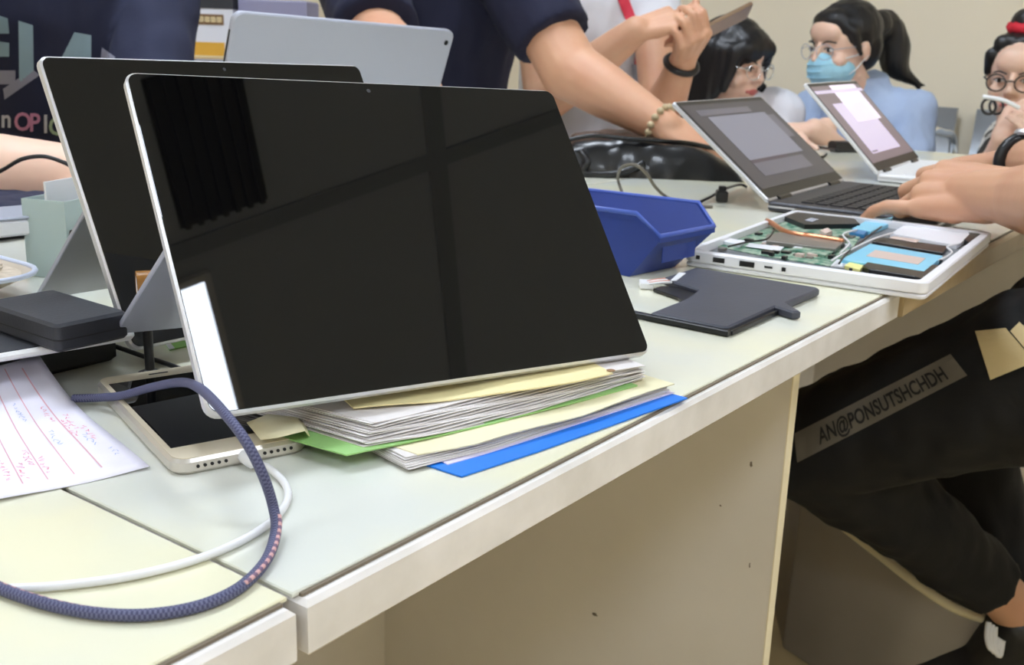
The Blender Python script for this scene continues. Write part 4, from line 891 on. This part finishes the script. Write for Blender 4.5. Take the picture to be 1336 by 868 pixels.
raw('black_top', *fuse(torso_prims(pel, ch, sl, sr, fwd, .014, .18)+[cap(sl, sl.lerp(eL, .62), .078, .072, flat=True), cap(sr, sr.lerp(eR, .62), .078, .072, flat=True), ell((1.37, .125, .675), (.19, .145, .075)), cap(ch+UP*.1, ch+UP*.2, .085, .07)], .007, 5, .006, 16, .5), MATS['black_cloth'], G, True)
trs = fuse([cap(hipL, midL, .115, .1), cap(midL, kneeL, .1, .070), cap(kneeL, kneeL.lerp(ankL, .5)+UP*.008, .070, .062), cap(kneeL.lerp(ankL, .5)+UP*.008, ankL+V((-.02, .018, .024)), .062, .048, flat=True),
            cap(hipR, kneeR, .105, .07), cap(kneeR, ankR, .068, .056), cap(hipL, hipR, .12, .12), cap(pel, pel, .15, .15)], .006, 5, .006, 18, .8)
raw('trousers', *trs, MATS['black_cloth'], G, True)
v_, f_ = grid2((1036, 606), (1238, 486), (1262, 462), (1036, 574), 30, 5)
v_, f_ = grid2((1040, 604), (1262, 490), (1240, 462), (1036, 566), 30, 5)
st_ = decal('leg_strip', trs, v_, f_, MATS['patch_grey'], G, .0015)
tv, tfc = text_geo('AN@PONSUTSHCHDH', 24, .5); wmax = max(v.x for v in tv)
def strip_px(x, y):
    s, t = .14+.77*x/wmax, .22+y/24*.78; a0, a1 = V((1040, 604)), V((1262, 490)); b0, b1 = V((1036, 566)), V((1240, 462)); p = a0.lerp(a1, s).lerp(b0.lerp(b1, s), t); return (p.x, p.y)
decal('strip_lettering', trs, [strip_px(v.x, v.y) for v in tv], tfc, MATS['ink_black'], G, .0028)
gp = [[(1272, 432), (1284, 426), (1300, 428)], [(1282, 460), (1300, 455), (1318, 448)], [(1292, 496), (1314, 486), (1336, 478)]]
cv, cfc = grid2((1272, 432), (1292, 496), (1350, 472), (1312, 428), 8, 8); decal('pocket_flap', trs, cv, cfc, MATS['cream_cloth'], G, .006)
cv, cfc = grid2((1318, 432), (1350, 470), (1362, 450), (1330, 420), 6, 6); decal('pocket_flap', trs, cv, cfc, MATS['cream_cloth'], G, .009)
wx, wf, wu = ortho(wR-eR, UP)
raw('watch_strap', *tube([wR-wf*.035+(wx*math.cos(2*math.pi*k/24)*1.1+wu*math.sin(2*math.pi*k/24))*.033 for k in range(24)], .009, 8, closed=True), MATS['black_plastic'], G, True)
raw('watch_face', *xf(lathe([(.018, 0), (.019, .004), (.016, .008)], 20), frame(wR-wf*.035+wu*.036, wx, wf, wu)), MATS['silver'], G, smooth=40)
toe = ankL+V((.02, .11, -.16)); heel = ankL+V((.03, -.05, -.10))
sh_ = raw('shoe', *fuse([cap(heel, toe, .045, .04), cap(ankL+V((.02, -.02, -.05)), heel.lerp(toe, .4), .042, .042)], .004, 4), MATS['black_plastic'], G, True)
lace0 = P(1297, 822, 1.44)
for k in range(3): raw('shoelace', *tube(smoothpath([P(1290+4*k, 812+3*k, 1.455), P(1288+5*k, 832+5*k, 1.45), P(1294+5*k, 848+4*k, 1.45), P(1302+3*k, 832+2*k, 1.455)], 5), .004, 6), MATS['white_plastic'], sh_, True)
raw('shoe', *fuse([cap(ankR+V((0, -.05, -.09)), ankR+V((0, .12, -.16)), .045, .04), cap(ankR+V((0, -.02, -.03)), ankR+V((0, -.02, -.1)), .042, .042)], .005, 4), MATS['black_plastic'], G, True)
stool('black stool under the typing person', 1.42, -.14, .47)

# ---------------------------------------------------------------- black bag
mat('bag_black', (15, 15, 18), .3, bump=.25, bscale=40, coat=.2)
bg = thing('laptop_bag', 'glossy black soft bag lying flat under the reaching arm', 'bag', (1.65, .93, .7503))
b0, b1 = V((1.462, .985, 0)), V((1.625, .735, 0)); bd = V((.84, .545, 0))*.24
def bq(s, t, z): p = b0.lerp(b1, s)+bd*t; return V((p.x, p.y, z))
def bh(s, t):
    hs = [.050, .056, .059, .060, .058, .054, .050, .044, .030, .012]; k = s*9; i_ = min(int(k), 8); h = hs[i_]+(hs[i_+1]-hs[i_])*(k-i_)
    ed = min(1, (min(s, 1-s)/.05)**.5 if min(s, 1-s) < .05 else 1)*min(1, (min(t, 1-t)/.12)**.5 if min(t, 1-t) < .12 else 1)
    return .7506+h*ed*(1+.10*mnoise.noise(V((s*5, t*4, 1)))+.05*mnoise.noise(V((s*14, t*9, 3))))
NS, NT = 48, 24; bv_ = []; bf2 = []
for i in range(NS+1):
    for j in range(NT+1): s, t = i/NS, j/NT; bv_.append(bq(s, t, bh(s, t))+V((-.6, -.35, 0))*.012*mnoise.noise(V((s*8, t*3, 7))))
nb = len(bv_); bv_ += [V((v.x, v.y, .7504)) for v in bv_]; qb = lambda i, j: i*(NT+1)+j
for i in range(NS):
    for j in range(NT): bf2 += [(qb(i, j), qb(i+1, j), qb(i+1, j+1), qb(i, j+1))]
ed_ = [qb(i, 0) for i in range(NS+1)]+[qb(NS, j) for j in range(1, NT+1)]+[qb(i, NT) for i in range(NS-1, -1, -1)]+[qb(0, j) for j in range(NT-1, 0, -1)]
bf2 += [(b_, a_, a_+nb, b_+nb) for a_, b_ in zip(ed_, ed_[1:]+ed_[:1])]
raw('bag_body', bv_, bf2, MATS['bag_black'], bg, True)
raw('piping', *tube(smoothpath([bq(-.02, .05, .802), bq(.15, .04, .815), bq(.35, .08, .812), bq(.55, .16, .808), bq(.72, .3, .803), bq(.9, .5, .79)], 8), .004, 8), MATS['bag_black'], bg, True)
raw('carry_handle', *tube(smoothpath([bq(.1, .0, .79), bq(.14, -.05, .775), bq(.12, -.06, .757), bq(.3, -.04, .757), bq(.45, 0, .775)], 8), .006, 8), MATS['bag_black'], bg, True)

# ---------------------------------------------------------------- steel waiting bench along the wall
bn2 = thing('waiting_bench', 'perforated steel waiting bench standing before the beige wall', 'bench', (3.60, .9, 0))
for k in range(4):
    y = .44+.52*k
    back = [[V((3.60+.11*t+.03*math.sin(t*3), y+.46*s, .47+.32*t)) for s in (0, .25, .5, .75, 1)] for t in (0, .2, .4, .6, .8, 1)]
    raw('seat_back', *sheet(back, .012), MATS['steel'], bn2, smooth=40)
    seat = [[V((3.22+.38*t, y+.46*s, .44-.03*math.sin(t*3.34))) for s in (0, .5, 1)] for t in (0, .2, .4, .6, .8, 1)]
    raw('seat', *sheet(seat, .012), MATS['steel'], bn2, smooth=40)
for k in range(5):
    y = .41+.52*k; raw('armrest', *tube(smoothpath([(3.60, y, .44), (3.60, y, .68), (3.46, y, .725), (3.30, y, .715), (3.26, y, .5), (3.28, y, .44)], 6), .014, 8), MATS['chrome'], bn2, True)
raw('beam', *box(3.40, 3.46,   .36, 2.56, .36, .41), MATS['steel'], bn2)
for y in (.5, 2.4): raw('leg', *join(box(3.41, 3.45, y-.02, y+.02, .04, .36), box(3.22, 3.66, y-.025, y+.025, 0, .04)), MATS['steel'], bn2)

# ---------------------------------------------------------------- shelf with boxed goods at the back left
mat('box_white', (224, 226, 238), .5); mat('box_brown', (128, 96, 66), .5); mat('box_yellow', (226, 172, 62), .5); mat('box_cream', (232, 214, 170), .5); mat('cabinet_grey', (118, 116, 124), .6); mat('lilac_card', (150, 148, 178), .6)
bx0 = P(246, 78, 2.75); rx = RT; ry = FW
cbn = thing('storage_cabinet', 'grey cabinet behind the printed shirt, under the white carton', 'cabinet', (bx0.x, bx0.y, 0), mtx=frame(V((bx0.x, bx0.y, 0)), rx, ry))
raw('cabinet_body', *box(-.3, .62, .0, .4, 0, bx0.z-.022), MATS['cabinet_grey'], cbn, local=True)
raw('cabinet_top', *box(-.31, .63, -.01, .41, bx0.z-.022, bx0.z-.001), MATS['cabinet_grey'], cbn, local=True)
for k in range(2):
    dr = raw('door', *box(-.29+.455*k, .16+.455*k, -.006, 0, .05, bx0.z-.03), MATS['cabinet_grey'], cbn, local=True); raw('handle', *box(.09+.1*k, .1+.1*k, -.016, -.006, .45, .55), MATS['chrome'], dr, local=True)
wb = thing('carton', 'white carton with a yellow band and a brown label on the grey cabinet', 'carton', mtx=frame(bx0, rx, ry))
sx = 2.75/FPX
def wpx(u, v): return ((u-246)*sx, (78-v)*sx)
raw('carton_body', *box(-.06, .118, .0, .2, 0, .128), MATS['box_white'], wb, local=True)
raw('top_band', *box(-.061, .119, -.001, .201, .128, .158), MATS['black_soft'], wb, local=True)
x0, z0 = wpx(240, 76); x1, z1 = wpx(294, 55); raw('yellow_panel', *box(x0, x1, -.0012, 0, max(z0, .004), z1), MATS['box_yellow'], wb, local=True)
raw('yellow_stripe', *box(x0, x1, -.0018, -.0012, .006, .012), MATS['box_cream'], wb, local=True)
x0, z0 = wpx(259, 33); x1, z1 = wpx(294, 20); lb_ = raw('brown_label', *box(x0, x1, -.0014, 0, z0, z1), MATS['box_brown'], wb, local=True)
for k in range(4):
    a0_, a1_ = x0+.006+(x1-x0-.008)*k/4, x0+(x1-x0-.008)*(k+1)/4+.003; zc_ = (z0+z1)/2
    raw('character', *join(box(a0_, a1_, -.0019, -.0014, zc_+.004, zc_+.007), box(a0_, a1_, -.0019, -.0014, zc_-.007, zc_-.004), box((a0_+a1_)/2-.002, (a0_+a1_)/2+.002, -.0019, -.0014, zc_-.007, zc_+.007), box(a0_, a0_+.003, -.0019, -.0014, zc_-.007, zc_+.007), box(a1_-.003, a1_, -.0019, -.0014, zc_-.007, zc_+.007)), MATS['box_cream'], lb_, local=True)
tg = text_geo('vdr', .026); raw('band_lettering', [(v.x-.024, -.0022, v.y+.134) for v in tg[0]], tg[1], MATS['box_white'], wb, local=True)
tag(raw('lilac_folder', *xf(box(.125, .30, .03, .2, .0, .155, .004), frame(bx0, rx, ry)), MATS['lilac_card'], None, 35), 'lilac grey box file beside the white carton', 'box file')

# ---------------------------------------------------------------- grey plastic tub under the table
mat('tub_grey', (150, 142, 132), .5, rgb2=(138, 130, 120), nscale=8); mat('tub_rim', (224, 214, 182), .45)
tbz = .17
rim_ = [atz(u, v, z) for u, v, z in ((1048, 648, .28), (1096, 684, .265), (1146, 723, .245), (1196, 762, .225), (1242, 792, .2), (1284, 808, .185))]
rim_ = smoothpath(rim_, 4); off = V((.28, .16, 0))
tbt = thing('storage_tub', 'grey plastic sheet bin with a pale curved rim under the table', 'bin', (rim_[8].x, rim_[8].y, 0))
low = [V((p.x+.012, p.y+.006, .002)) for p in rim_]
gq = [[a_.lerp(b_, t) for t in (0, .25, .5, .75, 1)] for a_, b_ in zip(rim_, low)]
raw('front_wall', *sheet(gq, .006), MATS['tub_grey'], tbt, smooth=40)
raw('rim', *tube(rim_, .007, 8), MATS['tub_rim'], tbt, True)
bk = [V((p.x, p.y, p.z))+off for p in rim_]; lowb = [V((p.x-.012, p.y-.006, .002)) for p in bk]
raw('rear_wall', *sheet([[a_.lerp(b_, t) for t in (0, .5, 1)] for a_, b_ in zip(bk, lowb)], .006), MATS['tub_grey'], tbt, smooth=40)
raw('tub_floor', *sheet([[a_.lerp(b_, t)+V((0, 0, .004)) for t in (0, .5, 1)] for a_, b_ in zip(low, lowb)], .005), MATS['tub_grey'], tbt)
for i_ in (0, -1): raw('end_wall', *sheet([[rim_[i_].lerp(bk[i_], s).lerp(low[i_].lerp(lowb[i_], s), t) for t in (0, .5, 1)] for s in (0, .5, 1)], .006), MATS['tub_grey'], tbt)

# small scuffs on the side panel of the tablet table
tb2 = bpy.data.objects['table.001']
for u, v, w_, h_ in ((776, 802, .005, .002), (980, 606, .002, .003), (940, 660, .0016, .001), (978, 738, .001, .003)):
    c_ = atx(u, v, .9213)
    if .36 < c_.y < .86: raw('scuff_mark', [c_+V((0, w_*math.cos(2*math.pi*k/9)*(.7+.3*math.sin(k*2.7)), h_*math.sin(2*math.pi*k/9))) for k in range(9)], [tuple(range(9))], MATS['grime'], tb2)
